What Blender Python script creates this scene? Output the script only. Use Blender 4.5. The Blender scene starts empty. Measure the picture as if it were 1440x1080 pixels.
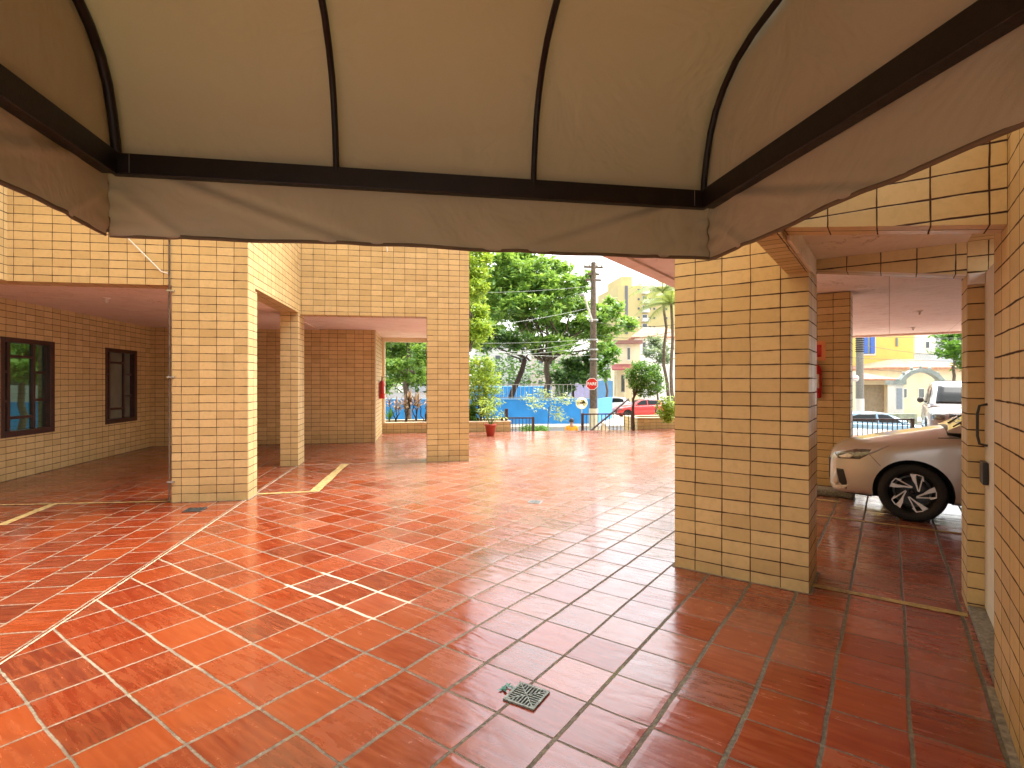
import bpy, bmesh, math, random
from mathutils import Vector, Matrix
from mathutils.bvhtree import BVHTree
random.seed(7)
S = bpy.context.scene
# ---------------------------------------------------------------- camera, sky, sun, exposure
YAW = math.radians(9.5); CAMH = 1.5; FPX = 744.0
cam = bpy.data.objects.new('camera', bpy.data.cameras.new('camera'))
S.collection.objects.link(cam); S.camera = cam
cam.location = (0, 0, CAMH); cam.rotation_euler = (math.radians(90), 0, -YAW)
cam.data.sensor_width = 36; cam.data.lens = FPX / 1440 * 36
cam.data.shift_y = -3 / 1440; cam.data.clip_start = 0.02; cam.data.clip_end = 800
W = bpy.data.worlds.new("World"); S.world = W; W.use_nodes = True
SUN_EL, SUN_AZ = math.radians(60), math.radians(66)      # azimuth clockwise from +Y
wn = W.node_tree; wn.nodes.clear()
sky = wn.nodes.new('ShaderNodeTexSky'); sky.sky_type = 'NISHITA'; sky.sun_disc = False
sky.sun_elevation = SUN_EL; sky.sun_rotation = SUN_AZ; sky.dust_density = 5; sky.air_density = 1.2
hs = wn.nodes.new('ShaderNodeHueSaturation'); hs.inputs['Saturation'].default_value = 0.22
bg = wn.nodes.new('ShaderNodeBackground'); bg.inputs[1].default_value = 0.15
wo = wn.nodes.new('ShaderNodeOutputWorld')
wn.links.new(sky.outputs[0], hs.inputs['Color']); wn.links.new(hs.outputs[0], bg.inputs[0]); wn.links.new(bg.outputs[0], wo.inputs[0])
sun = bpy.data.objects.new('sun', bpy.data.lights.new('sun', 'SUN')); S.collection.objects.link(sun)
sun.data.energy = .5; sun.data.angle = math.radians(45); sun.data.color = (1, .95, .86)
sd = Vector((math.sin(SUN_AZ) * math.cos(SUN_EL), math.cos(SUN_AZ) * math.cos(SUN_EL), math.sin(SUN_EL)))
sun.rotation_euler = sd.to_track_quat('Z', 'Y').to_euler(); sun.location = (5, 5, 20)
S.view_settings.view_transform = 'Standard'; S.view_settings.look = 'None'
S.view_settings.exposure = 2.36; S.view_settings.gamma = 1
S.cycles.use_denoising = True; S.cycles.diffuse_bounces = 8; S.cycles.max_bounces = 12; S.cycles.glossy_bounces = 4
S.cycles.sample_clamp_indirect = 6

# ---------------------------------------------------------------- helpers
RC = (math.cos(YAW), -math.sin(YAW)); FC = (math.sin(YAW), math.cos(YAW)); Q = math.sqrt(.5)
def P(px, py, Z):                       # world point seen at photo pixel (px,py) at depth Z
    X = (px - 720) * Z / FPX
    return Vector((X * RC[0] + Z * FC[0], X * RC[1] + Z * FC[1], CAMH - (py - 537) * Z / FPX))
def UV(u, v, z=0): return Vector(((u + v) * Q, (v - u) * Q, z))
def XY(x, y, z=0): return Vector((x, y, z))

def tag(o, label=None, cat=None, group=None, kind=None):
    if label: o['label'] = label
    if cat: o['category'] = cat
    if group: o['group'] = group
    if kind: o['kind'] = kind
    return o
def empty(name, loc=(0, 0, 0), rz=0, label=None, cat=None, group=None):
    o = bpy.data.objects.new(name, None); S.collection.objects.link(o)
    o.location = loc; o.rotation_euler = (0, 0, rz); o.empty_display_size = .2
    return tag(o, label, cat, group)
def adopt(child, parent):
    bpy.context.view_layer.update()
    child.parent = parent; child.matrix_parent_inverse = parent.matrix_world.inverted()
    return child

class MB:
    """collects faces (with uv in metres) and links them as one mesh object"""
    def __init__(s, fr=XY): s.v = []; s.f = []; s.uv = []; s.fr = fr; s.sm = []
    def face(s, pts, uvs=None, smooth=False):
        i = len(s.v); s.v += [tuple(p) for p in pts]; s.f.append(tuple(range(i, i + len(pts))))
        s.uv += list(uvs) if uvs else [(p[0], p[1]) for p in pts]; s.sm.append(smooth)
    def hexa(s, c, ou=0, ov=0):
        # c: 8 local points: bottom 4 ccw (a0b0,a1b0,a1b1,a0b1), top 4
        for q in ((0, 3, 2, 1), (4, 5, 6, 7), (0, 1, 5, 4), (1, 2, 6, 5), (2, 3, 7, 6), (3, 0, 4, 7)):
            L = [Vector(c[k]) for k in q]; n = (L[1] - L[0]).cross(L[2] - L[0])
            if n.length < 1e-12: n = (L[2] - L[0]).cross(L[3] - L[0])
            n = [abs(t) for t in n]; m = n.index(max(n))
            uv = [((l[1] + ou, l[2] + ov) if m == 0 else (l[0] + ou, l[2] + ov) if m == 1 else (l[0] + ou, l[1])) for l in L]
            s.face([s.fr(*l) for l in L], uv)
        return s
    def box(s, a0, a1, b0, b1, z0, z1, ou=0, ov=0):
        return s.hexa([(a0, b0, z0), (a1, b0, z0), (a1, b1, z0), (a0, b1, z0), (a0, b0, z1), (a1, b0, z1), (a1, b1, z1), (a0, b1, z1)], ou, ov)
    def tube(s, pts, rad, n=8, caps=True):
        pts = [Vector(p) for p in pts]
        if not hasattr(rad, '__len__'): rad = [rad] * len(pts)
        rings = []
        up = None
        for i, p in enumerate(pts):
            d = (pts[min(i + 1, len(pts) - 1)] - pts[max(i - 1, 0)]).normalized()
            if up is None: up = Vector((0, 0, 1)) if abs(d.z) < .9 else Vector((1, 0, 0))
            a = d.cross(up).normalized(); b = a.cross(d).normalized(); up = b
            rings.append([p + (a * math.cos(t) + b * math.sin(t)) * rad[i] for t in [2 * math.pi * k / n for k in range(n)]])
        base = len(s.v)
        for rg in rings: s.v += [tuple(p) for p in rg]
        for i in range(len(rings) - 1):
            for k in range(n):
                k2 = (k + 1) % n
                s.f.append((base + i * n + k, base + i * n + k2, base + (i + 1) * n + k2, base + (i + 1) * n + k))
                s.uv += [(k / n, i), ((k + 1) / n, i), ((k + 1) / n, i + 1), (k / n, i + 1)]; s.sm.append(True)
        if caps:
            s.face(list(reversed(rings[0]))); s.face(rings[-1])
        return s
    def bar(s, p0, p1, w, h=None, up=(0, 0, 1)):   # rectangular bar between two points
        h = h or w; p0 = Vector(p0); p1 = Vector(p1); d = (p1 - p0).normalized(); up = Vector(up)
        if abs(d.dot(up)) > .99: up = Vector((1, 0, 0))
        a = d.cross(up).normalized() * w / 2; b = a.cross(d).normalized() * h / 2
        q = lambda p: [p - a - b, p + a - b, p + a + b, p - a + b]
        A, B = q(p0), q(p1)
        L = (p1 - p0).length
        s.face(list(reversed(A))); s.face(B)
        for k in range(4):
            s.face([A[k], A[(k + 1) % 4], B[(k + 1) % 4], B[k]], [(0, 0), (w, 0), (w, L), (0, L)])
        return s
    def lathe(s, prof, axis_o, axis_d, n=24, smooth=True):   # prof [(r, t)]
        axis_o = Vector(axis_o); d = Vector(axis_d).normalized()
        a = d.orthogonal().normalized(); b = d.cross(a)
        rg = [[axis_o + d * t + (a * math.cos(2 * math.pi * k / n) + b * math.sin(2 * math.pi * k / n)) * r for k in range(n)] for r, t in prof]
        base = len(s.v)
        for q in rg: s.v += [tuple(p) for p in q]
        for i in range(len(rg) - 1):
            for k in range(n):
                k2 = (k + 1) % n
                s.f.append((base + i * n + k, base + i * n + k2, base + (i + 1) * n + k2, base + (i + 1) * n + k))
                s.uv += [(k / n, i), ((k + 1) / n, i), ((k + 1) / n, i + 1), (k / n, i + 1)]; s.sm.append(smooth)
        return s
    def grid(s, rows, smooth=True, uvf=None):
        base = len(s.v); m = len(rows[0])
        for r in rows: s.v += [tuple(p) for p in r]
        for i in range(len(rows) - 1):
            for k in range(m - 1):
                q = [(i, k), (i, k + 1), (i + 1, k + 1), (i + 1, k)]
                s.f.append(tuple(base + a * m + b for a, b in q)); s.uv += [uvf(a, b) if uvf else (b, a) for a, b in q]; s.sm.append(smooth)
        return s
    def build(s, name, mat, parent=None, bevel=0, solid=0, merge=False):
        me = bpy.data.meshes.new(name); me.from_pydata(s.v, [], s.f)
        ul = me.uv_layers.new(name='UVMap'); flat = [c for t in s.uv for c in t]; ul.data.foreach_set('uv', flat)
        me.polygons.foreach_set('use_smooth', s.sm)
        if merge or bevel:
            bm = bmesh.new(); bm.from_mesh(me); bmesh.ops.remove_doubles(bm, verts=bm.verts, dist=1e-5); bm.to_mesh(me); bm.free()
        me.materials.append(mat)
        o = bpy.data.objects.new(name, me); S.collection.objects.link(o)
        if bevel:
            b = o.modifiers.new('bevel', 'BEVEL'); b.width = bevel; b.segments = 2; b.limit_method = 'ANGLE'
        if solid:
            b = o.modifiers.new('solid', 'SOLIDIFY'); b.thickness = solid; b.offset = 0
        me.update()
        if parent: adopt(o, parent)
        return o

# ---------------------------------------------------------------- material helpers
class NT:
    def __init__(s, name, **k):
        s.m = bpy.data.materials.new(name); s.m.use_nodes = True; s.t = s.m.node_tree
        s.b = s.t.nodes['Principled BSDF']
        for a, v in k.items(): s.b.inputs[a.replace('_', ' ')].default_value = v
    def n(s, typ, **k):
        o = s.t.nodes.new(typ)
        for a, v in k.items(): setattr(o, a, v)
        return o
    def put(s, sock, v):
        if isinstance(v, bpy.types.NodeSocket): s.t.links.new(v, sock)
        else: sock.default_value = v
    def M(s, op, a, b=None, c=None, clamp=False):
        o = s.n('ShaderNodeMath', operation=op); o.use_clamp = clamp
        s.put(o.inputs[0], a)
        if b is not None: s.put(o.inputs[1], b)
        if c is not None: s.put(o.inputs[2], c)
        return o.outputs[0]
    def noise(s, vec, scale, detail=3, rough=.5, dist=0):
        o = s.n('ShaderNodeTexNoise'); s.put(o.inputs['Vector'], vec); s.put(o.inputs['Scale'], scale)
        o.inputs['Detail'].default_value = detail; o.inputs['Roughness'].default_value = rough; o.inputs['Distortion'].default_value = dist
        return o.outputs['Fac']
    def white(s, vec):
        o = s.n('ShaderNodeTexWhiteNoise', noise_dimensions='3D'); s.put(o.inputs['Vector'], vec); return o
    def comb(s, x, y, z=0.0):
        o = s.n('ShaderNodeCombineXYZ'); s.put(o.inputs[0], x); s.put(o.inputs[1], y); s.put(o.inputs[2], z); return o.outputs[0]
    def mix(s, f, a, b, mode='MIX'):
        o = s.n('ShaderNodeMix', data_type='RGBA', blend_type=mode)
        s.put(o.inputs[0], f); s.put(o.inputs[6], a); s.put(o.inputs[7], b); return o.outputs[2]
    def ramp(s, f, stops):
        o = s.n('ShaderNodeValToRGB'); s.put(o.inputs[0], f)
        e = o.color_ramp.elements
        while len(e) < len(stops): e.new(.5)
        for q, (p, c) in zip(e, stops): q.position = p; q.color = c if len(c) == 4 else (*c, 1)
        return o.outputs[0]
    def mr(s, v, a, b, c, d):
        o = s.n('ShaderNodeMapRange'); s.put(o.inputs[0], v)
        for i, q in enumerate((a, b, c, d)): s.put(o.inputs[i + 1], q)
        return o.outputs[0]
    def bump(s, h, dist=.01, strength=1.0):
        o = s.n('ShaderNodeBump'); s.put(o.inputs['Height'], h); o.inputs['Distance'].default_value = dist; s.put(o.inputs['Strength'], strength)
        s.t.links.new(o.outputs[0], s.b.inputs['Normal']); return o
    def set(s, k, v): s.put(s.b.inputs[k], v)
    def geo(s): return s.n('ShaderNodeNewGeometry').outputs['Position']
    def uv(s): return s.n('ShaderNodeUVMap').outputs[0]
C4 = lambda *a: (*a, 1.0)

def plain(name, col, rough=.6, metal=0, var=.12, scale=8, bump=0, **k):
    t = NT(name); t.set('Roughness', rough); t.set('Metallic', metal)
    g = t.geo(); nz = t.noise(g, scale, 5, .6)
    lo = tuple(c * (1 - var) for c in col); hi = tuple(min(1, c * (1 + var)) for c in col)
    t.set('Base Color', t.ramp(nz, [(.3, lo), (.7, hi)]))
    if rough > .1: t.set('Roughness', t.mr(t.noise(g, scale * 2.3, 3), .3, .7, rough * .85, min(1, rough * 1.15)))
    if bump: t.bump(t.noise(g, scale * 6, 4), bump)
    for a, v in k.items(): t.set(a.replace('_', ' '), v)
    return t.m

def tile_wall(name, c1, c2, grout, pu=.2035, pv=.103, g=.0068, rough=.42):
    t = NT(name); uv = t.uv(); sp = t.n('ShaderNodeSeparateXYZ'); t.put(sp.inputs[0], uv)
    geo = t.geo()
    wob = t.M('MULTIPLY', t.M('SUBTRACT', t.noise(geo, 3.5, 2), .5), .010)
    wob2 = t.M('MULTIPLY', t.M('SUBTRACT', t.noise(geo, 4.7, 2, .5, .3), .5), .009)
    cu = t.M('DIVIDE', t.M('ADD', sp.outputs[0], wob), pu); cv = t.M('DIVIDE', t.M('ADD', sp.outputs[1], wob2), pv)
    iu = t.M('FLOOR', cu); iv = t.M('FLOOR', cv); fu = t.M('SUBTRACT', cu, iu); fv = t.M('SUBTRACT', cv, iv)
    du = t.M('MULTIPLY', t.M('MINIMUM', fu, t.M('SUBTRACT', 1, fu)), pu)
    dv = t.M('MULTIPLY', t.M('MINIMUM', fv, t.M('SUBTRACT', 1, fv)), pv)
    w1 = t.white(t.comb(iu, iv, 3.1)); w2 = t.white(t.comb(iu, iv, 8.7))
    gv = t.mr(t.noise(geo, 9, 2), .3, .7, g * .35, g * .75)
    mu = t.mr(t.M('SUBTRACT', du, t.M('MULTIPLY', gv, .75)), -.0012, .0012, 0, 1); mv = t.mr(t.M('SUBTRACT', dv, gv), -.0012, .0012, 0, 1)
    m = t.M('MINIMUM', mu, mv)
    col = t.mix(w1.outputs[0], C4(*c1), C4(*c2))
    col = t.mix(t.mr(t.noise(geo, 22, 4, .7), .45, .75, 0, .35), col, C4(*[c * .72 for c in c1]))
    col = t.mix(t.mr(t.noise(geo, 1.1, 3), .4, .7, 0, .25), col, C4(c2[0] * 1.08, c2[1] * 1.02, c2[2] * .85))
    col = t.mix(t.mr(w2.outputs[0], .82, 1, 0, .25), col, C4(c1[0] * .78, c1[1] * .70, c1[2] * .62))
    col = t.mix(t.mr(t.noise(t.comb(t.M('MULTIPLY', sp.outputs[0], 9), t.M('MULTIPLY', sp.outputs[1], .9)), 1, 4, .7), .55, .75, 0, .22), col, C4(c1[0] * .62, c1[1] * .56, c1[2] * .5))
    # grime creeping up from the floor
    z = t.n('ShaderNodeSeparateXYZ'); t.put(z.inputs[0], geo)
    gr = t.M('MULTIPLY', t.mr(z.outputs[2], 0, .28, .55, 0), t.noise(geo, 6, 4, .7), clamp=True)
    col = t.mix(gr, col, C4(.16, .12, .05))
    gcol = t.mix(t.noise(geo, 5, 3), C4(*grout), C4(*[c * .45 for c in grout]))
    t.set('Base Color', t.mix(m, gcol, col))
    t.set('Roughness', t.mr(m, 0, 1, .9, t.M('ADD', rough - .08, t.M('MULTIPLY', w2.outputs[0], .18))))
    tiltu = t.M('MULTIPLY', t.M('MULTIPLY', t.M('SUBTRACT', w1.outputs[0], .5), t.M('SUBTRACT', fu, .5)), .5)
    tiltv = t.M('MULTIPLY', t.M('MULTIPLY', t.M('SUBTRACT', w2.outputs[0], .5), t.M('SUBTRACT', fv, .5)), .35)
    h = t.M('ADD', t.M('ADD', m, t.M('ADD', tiltu, tiltv)), t.M('MULTIPLY', t.noise(geo, 60, 3), .08))
    t.bump(h, .004)
    return t.m

def floor_tiles(name, rot45, pu, pv, ou, ov, stagger=False):
    t = NT(name); geo = t.geo(); sp = t.n('ShaderNodeSeparateXYZ'); t.put(sp.inputs[0], geo)
    x, y = sp.outputs[0], sp.outputs[1]
    if rot45:
        a = t.M('MULTIPLY', t.M('SUBTRACT', x, y), Q); b = t.M('MULTIPLY', t.M('ADD', x, y), Q)
    else: a, b = x, y
    wa = t.M('MULTIPLY', t.M('SUBTRACT', t.noise(geo, 1.6, 3, .55), .5), .030)
    wb = t.M('MULTIPLY', t.M('SUBTRACT', t.noise(geo, 1.9, 3, .55, .4), .5), .030)
    fray = t.M('MULTIPLY', t.M('SUBTRACT', t.noise(geo, 38, 4, .7), .5), .009)
    ca = t.M('DIVIDE', t.M('ADD', t.M('SUBTRACT', a, ou), wa), pu); ia = t.M('FLOOR', ca); fa = t.M('SUBTRACT', ca, ia)
    cb = t.M('DIVIDE', t.M('ADD', t.M('SUBTRACT', b, ov), wb), pv)
    if stagger: cb = t.M('ADD', cb, t.M('MULTIPLY', t.M('FLOORED_MODULO', ia, 2), .5))
    ib = t.M('FLOOR', cb); fb = t.M('SUBTRACT', cb, ib)
    da = t.M('MULTIPLY', t.M('MINIMUM', fa, t.M('SUBTRACT', 1, fa)), pu)
    db = t.M('MULTIPLY', t.M('MINIMUM', fb, t.M('SUBTRACT', 1, fb)), pv)
    # joints along the one direction are wider than across it
    wj = t.white(t.comb(t.M('ROUND', ca), 4.2)).outputs[0]; wk = t.white(t.comb(t.M('ROUND', cb), 9.4)).outputs[0]
    lf = t.mr(a, -3.2, -1.4, 1, 0); base_a = t.mr(lf, 0, 1, .0070, .0030); base_b = t.mr(lf, 0, 1, .0028, .0056)
    ga = t.M('ADD', t.M('ADD', base_a, t.M('MULTIPLY', wj, .003)), fray); gb = t.M('ADD', t.M('ADD', base_b, t.M('MULTIPLY', wk, .003)), fray)
    ma = t.mr(t.M('SUBTRACT', da, ga), -.001, .002, 0, 1); mb = t.mr(t.M('SUBTRACT', db, gb), -.001, .002, 0, 1)
    m = t.M('MINIMUM', ma, mb)
    cell = t.comb(ia, ib, 1.7); w1 = t.white(cell); w2 = t.white(t.comb(ia, ib, 5.3)); w3 = t.white(t.comb(ib, ia, 2.9))
    R1, R2, R3 = w1.outputs[0], w2.outputs[0], w3.outputs[0]
    # brush-like streaks, per tile offset, running along one side
    sv = t.comb(t.M('ADD', t.M('MULTIPLY', fa, 1.3), t.M('MULTIPLY', R1, 40)), t.M('ADD', t.M('MULTIPLY', fb, 11), t.M('MULTIPLY', R2, 40)), R3)
    sv2 = t.comb(t.M('ADD', t.M('MULTIPLY', fa, 1.1), t.M('MULTIPLY', R2, 30)), t.M('ADD', t.M('MULTIPLY', fb, 2.6), t.M('MULTIPLY', R1, 30)), R3)
    st = t.noise(sv, 1.0, 2, .45, .35); st2 = t.noise(sv2, .9, 2, .4, .8)
    col = t.ramp(R1, [(0, (.11, .012, .004)), (.18, (.21, .026, .005)), (.36, (.15, .016, .005)), (.55, (.20, .024, .005)), (.75, (.26, .044, .009)), (.9, (.17, .034, .014)), (1, (.10, .018, .009))])
    col = t.mix(t.mr(st, .35, .72, 0, .5), col, C4(.33, .075, .022))
    col = t.mix(t.mr(t.noise(geo, .55, 3), .42, .68, 0, .45), col, C4(.18, .022, .007))
    col = t.mix(t.mr(st2, .55, .8, 0, .45), col, C4(.14, .016, .006))
    sm = t.noise(geo, 7, 5, .7)
    col = t.mix(t.mr(sm, .58, .95, 0, .3), col, C4(.30, .12, .07))
    # paler, worn court middle; brightness painted in to bounce more light onto the soffits
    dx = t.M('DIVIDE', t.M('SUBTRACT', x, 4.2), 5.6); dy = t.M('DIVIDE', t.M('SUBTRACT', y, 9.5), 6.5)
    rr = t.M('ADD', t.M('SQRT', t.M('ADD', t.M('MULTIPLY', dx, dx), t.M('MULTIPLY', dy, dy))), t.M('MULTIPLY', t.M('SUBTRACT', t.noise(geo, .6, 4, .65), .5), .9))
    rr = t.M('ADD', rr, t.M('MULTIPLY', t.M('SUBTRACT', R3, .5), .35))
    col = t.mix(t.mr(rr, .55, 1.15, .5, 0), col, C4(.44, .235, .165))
    gn = t.noise(geo, 38, 4, .75); gw = t.noise(geo, .8, 3, .6)
    gcol = t.ramp(gn, [(.32, (.07, .05, .03)), (.5, (.19, .155, .10)), (.68, (.34, .29, .21))])
    gcol = t.mix(t.mr(gw, .46, .62, 0, .65), gcol, C4(.36, .30, .21))
    gcol = t.mix(t.mr(t.noise(geo, 2.3, 4, .7), .48, .62, 0, .55), gcol, C4(.11, .085, .055))
    if rot45:      # older, darker joints on the trafficked side of the court
        old = t.mr(t.M('ADD', a, t.M('MULTIPLY', t.M('SUBTRACT', t.noise(geo, .9, 4, .6), .5), 2.2)), -3.0, -1.6, 0, .85)
        gcol = t.mix(old, gcol, t.ramp(gn, [(.35, (.035, .026, .016)), (.55, (.105, .085, .055)), (.75, (.26, .22, .15))]))
    gcol = t.mix(t.mr(t.noise(geo, 1.3, 3, .6, .6), .60, .70, 0, .6), gcol, C4(.13, .14, .05))
    if rot45:      # a patch of joints regrouted in white cement
        pm_ = t.M('MULTIPLY', t.mr(t.M('ABSOLUTE', t.M('SUBTRACT', a, -3.14)), .49, .51, 1, 0), t.mr(t.M('ABSOLUTE', t.M('SUBTRACT', b, 2.38)), .20, .22, 1, 0))
        gcol = t.mix(pm_, gcol, C4(.48, .41, .31)); ga = t.M('ADD', ga, t.M('MULTIPLY', pm_, .002)); gb = t.M('ADD', gb, t.M('MULTIPLY', pm_, .004))
        m = t.M('MINIMUM', t.mr(t.M('SUBTRACT', da, ga), -.001, .002, 0, 1), t.mr(t.M('SUBTRACT', db, gb), -.001, .002, 0, 1))
    t.set('Base Color', t.mix(m, gcol, col))
    rt = t.M('ADD', t.M('ADD', .17, t.M('MULTIPLY', R2, .13)), t.M('MULTIPLY', t.M('SUBTRACT', st, .5), .30))
    rt = t.M('ADD', rt, t.M('MULTIPLY', t.M('SUBTRACT', sm, .5), .25), clamp=True)
    t.set('Roughness', t.mr(m, 0, 1, .85, rt)); t.set('Specular IOR Level', .7)
    t.set('Coat Weight', t.M('MULTIPLY', m, t.M('ADD', .12, t.M('MULTIPLY', R2, .4)))); t.set('Coat Roughness', .11)
    ta = t.M('MULTIPLY', t.M('MULTIPLY', t.M('SUBTRACT', R2, .5), t.M('SUBTRACT', fa, .5)), 3.2)
    tb = t.M('MULTIPLY', t.M('MULTIPLY', t.M('SUBTRACT', R3, .5), t.M('SUBTRACT', fb, .5)), 3.2)
    # cushion-like edges and hand-made undulation
    cu = t.M('MULTIPLY', t.mr(t.M('MINIMUM', da, db), .004, .035, 0, 1), .22)
    h = t.M('ADD', t.M('ADD', t.M('MULTIPLY', m, .7), cu), t.M('ADD', ta, tb))
    h = t.M('ADD', h, t.M('ADD', t.M('MULTIPLY', st2, 1.3), t.M('MULTIPLY', st, .26)))
    h = t.M('ADD', h, t.M('MULTIPLY', t.noise(geo, 120, 2), .03))
    t.bump(h, .0042)
    return t.m

def leafmat(name, dark, mid, light, trans=.35):
    t = NT(name); g = t.n('ShaderNodeNewGeometry'); pos = g.outputs['Position']
    f = t.M('ADD', t.M('MULTIPLY', g.outputs['Random Per Island'], .65), t.M('MULTIPLY', t.noise(pos, 1.3, 3), .5))
    col = t.ramp(f, [(.2, dark), (.5, mid), (.9, light)])
    t.set('Base Color', col); t.set('Roughness', .5)
    tr = t.n('ShaderNodeBsdfTranslucent'); t.put(tr.inputs[0], t.mix(.5, col, C4(light[0] * 1.3, light[1] * 1.2, light[2] * .6)))
    mx = t.n('ShaderNodeMixShader'); mx.inputs[0].default_value = trans
    t.t.links.new(t.b.outputs[0], mx.inputs[1]); t.t.links.new(tr.outputs[0], mx.inputs[2])
    t.t.links.new(mx.outputs[0], t.t.nodes['Material Output'].inputs[0])
    return t.m

def fabric(name, col):
    t = NT(name); g = t.geo()
    v = t.noise(g, 260, 2); big = t.noise(g, 1.5, 4, .6)
    c = t.mix(t.mr(big, .35, .7, 0, .35), C4(*col), C4(col[0] * .82, col[1] * .80, col[2] * .76))
    c = t.mix(t.M('MULTIPLY', v, .25), c, C4(col[0] * .6, col[1] * .58, col[2] * .5))
    t.set('Base Color', c); t.set('Roughness', .75)
    t.bump(t.M('ADD', t.M('ADD', t.M('MULTIPLY', v, .3), t.M('MULTIPLY', t.noise(g, 14, 3), .5)), t.M('MULTIPLY', t.noise(g, 2.2, 3, .5, 1.4), 14)), .003)
    tr = t.n('ShaderNodeBsdfTranslucent'); t.put(tr.inputs[0], C4(col[0], col[1] * .95, col[2] * .8))
    mx = t.n('ShaderNodeMixShader'); mx.inputs[0].default_value = .26
    t.t.links.new(t.b.outputs[0], mx.inputs[1]); t.t.links.new(tr.outputs[0], mx.inputs[2])
    t.t.links.new(mx.outputs[0], t.t.nodes['Material Output'].inputs[0])
    return t.m

def plaster(name, col, joint=None):
    t = NT(name); g = t.geo(); big = t.noise(g, .9, 4, .6)
    c = t.mix(t.mr(big, .35, .7, 0, .5), C4(*col), C4(col[0] * .86, col[1] * .78, col[2] * .74))
    c = t.mix(t.mr(t.noise(g, 2.2, 5, .7, 1.2), .5, .75, 0, .55), c, C4(col[0] * .7, col[1] * .62, col[2] * .55))
    h = t.M('MULTIPLY', t.noise(g, 40, 4), .35)
    ck = t.mr(t.M('ABSOLUTE', t.M('SUBTRACT', t.noise(g, 1.3, 6, .62, .5), .5)), 0, .007, 1, 0); ck = t.M('MULTIPLY', ck, t.mr(t.noise(g, .8, 2), .5, .6, 0, 1))
    c = t.mix(t.M('MULTIPLY', ck, .6), c, C4(col[0] * .5, col[1] * .4, col[2] * .33)); h = t.M('SUBTRACT', h, ck)
    if joint:      # plank / panel joints along v with pitch joint
        sp = t.n('ShaderNodeSeparateXYZ'); t.put(sp.inputs[0], g)
        a = t.M('MULTIPLY', t.M('SUBTRACT', sp.outputs[0], sp.outputs[1]), Q / joint)
        f = t.M('SUBTRACT', a, t.M('FLOOR', a)); d = t.M('MULTIPLY', t.M('MINIMUM', f, t.M('SUBTRACT', 1, f)), joint)
        j = t.mr(d, .002, .006, 0, 1)
        b2 = t.M('MULTIPLY', t.M('ADD', sp.outputs[0], sp.outputs[1]), Q / .20)
        f2 = t.M('SUBTRACT', b2, t.M('FLOOR', b2)); j2 = t.mr(t.M('ABSOLUTE', t.M('SUBTRACT', f2, .5)), 0, .5, 0, .3)
        c = t.mix(j, C4(col[0] * .55, col[1] * .42, col[2] * .35), c); h = t.M('ADD', t.M('ADD', h, j), j2)
    h = t.M('ADD', h, t.M('MULTIPLY', t.noise(g, 1.7, 5, .65, .8), 5)); t.set('Base Color', c); t.set('Roughness', .8); t.bump(h, .006)
    return t.m

M = {}
M['tile'] = tile_wall('wall_tile', (.565, .41, .18), (.69, .52, .25), (.075, .028, .010))
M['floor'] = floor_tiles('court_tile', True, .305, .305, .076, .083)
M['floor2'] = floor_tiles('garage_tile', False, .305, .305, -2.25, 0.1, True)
M['soffit'] = plaster('pink_plaster', (.86, .74, .64)); M['soffit2'] = plaster('pink_boards', (.88, .80, .72), 1.22)
M['plaster'] = plaster('beige_plaster', (.84, .76, .62)); M['cream'] = plaster('cream_paint', (.74, .66, .45))
M['fabric'] = fabric('canopy_cloth', (.55, .51, .38)); M['steel'] = plain('dark_bronze_paint', (.013, .008, .006), .38, .2, .3, 30, .001)
M['seam'] = fabric('canopy_seam', (.25, .18, .11))
M['wood'] = plain('dark_wood', (.045, .012, .008), .4, 0, .35, 14, .001)
M['dark'] = plain('dark_void', (.02, .018, .015), .9)
M['white'] = plain('white_paint', (.72, .69, .62), .45, 0, .06); M['black'] = plain('black_plastic', (.02, .02, .02), .4)
M['stone'] = plain('grey_granite', (.20, .19, .16), .6, 0, .5, 40, .002)
M['yellow'] = plain('yellow_line_paint', (.38, .27, .10), .7, 0, .5, 14, .001); M['whiteline'] = plain('pale_joint', (.40, .32, .22), .9, 0, .6, 26)
M['mortar'] = plain('old_mortar', (.22, .19, .14), .9, 0, .5, 30, .004); M['concrete'] = plain('pale_concrete', (.50, .46, .38), .85, 0, .2, 3, .004)
M['asphalt'] = plain('asphalt', (.09, .088, .085), .9, 0, .25, 20, .01); M['metal'] = plain('galvanised_metal', (.42, .42, .40), .35, .8, .2, 20)
M['redpaint'] = plain('red_enamel', (.55, .02, .015), .3, 0, .1); M['blue'] = plain('blue_wall_paint', (.02, .23, .58), .6, 0, .14, 1.2, .002)
M['bark'] = plain('bark', (.13, .095, .065), .9, 0, .45, 9, .02); M['bark2'] = plain('dark_bark', (.06, .035, .025), .9, 0, .4, 12, .01)
M['glass_dark'] = plain('dark_window_glass', (.30, .33, .31), .03, .75, .05, 2, 0)
gt = NT('clear_window_glass'); gt.set('Base Color', C4(.25, .28, .26)); gt.set('Metallic', .8); gt.set('Roughness', .03)
_tr = gt.n('ShaderNodeBsdfTransparent'); _tr.inputs[0].default_value = (.42, .50, .42, 1); _mx = gt.n('ShaderNodeMixShader'); _mx.inputs[0].default_value = .75
gt.t.links.new(gt.b.outputs[0], _mx.inputs[1]); gt.t.links.new(_tr.outputs[0], _mx.inputs[2]); gt.t.links.new(_mx.outputs[0], gt.t.nodes['Material Output'].inputs[0]); M['glass_clear'] = gt.m
M['glass_frost'] = plain('frosted_glass', (.16, .17, .13), .22, 0, .15, 3)
M['glass_out'] = plain('street_window_glass', (.10, .12, .14), .08, 0, .2, 1)
M['rail'] = plain('brown_rail_paint', (.07, .045, .035), .45, .2, .2, 12)
M['leaf_tree'] = leafmat('almond_leaves', (.05, .14, .03), (.14, .30, .05), (.34, .50, .10))
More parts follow.
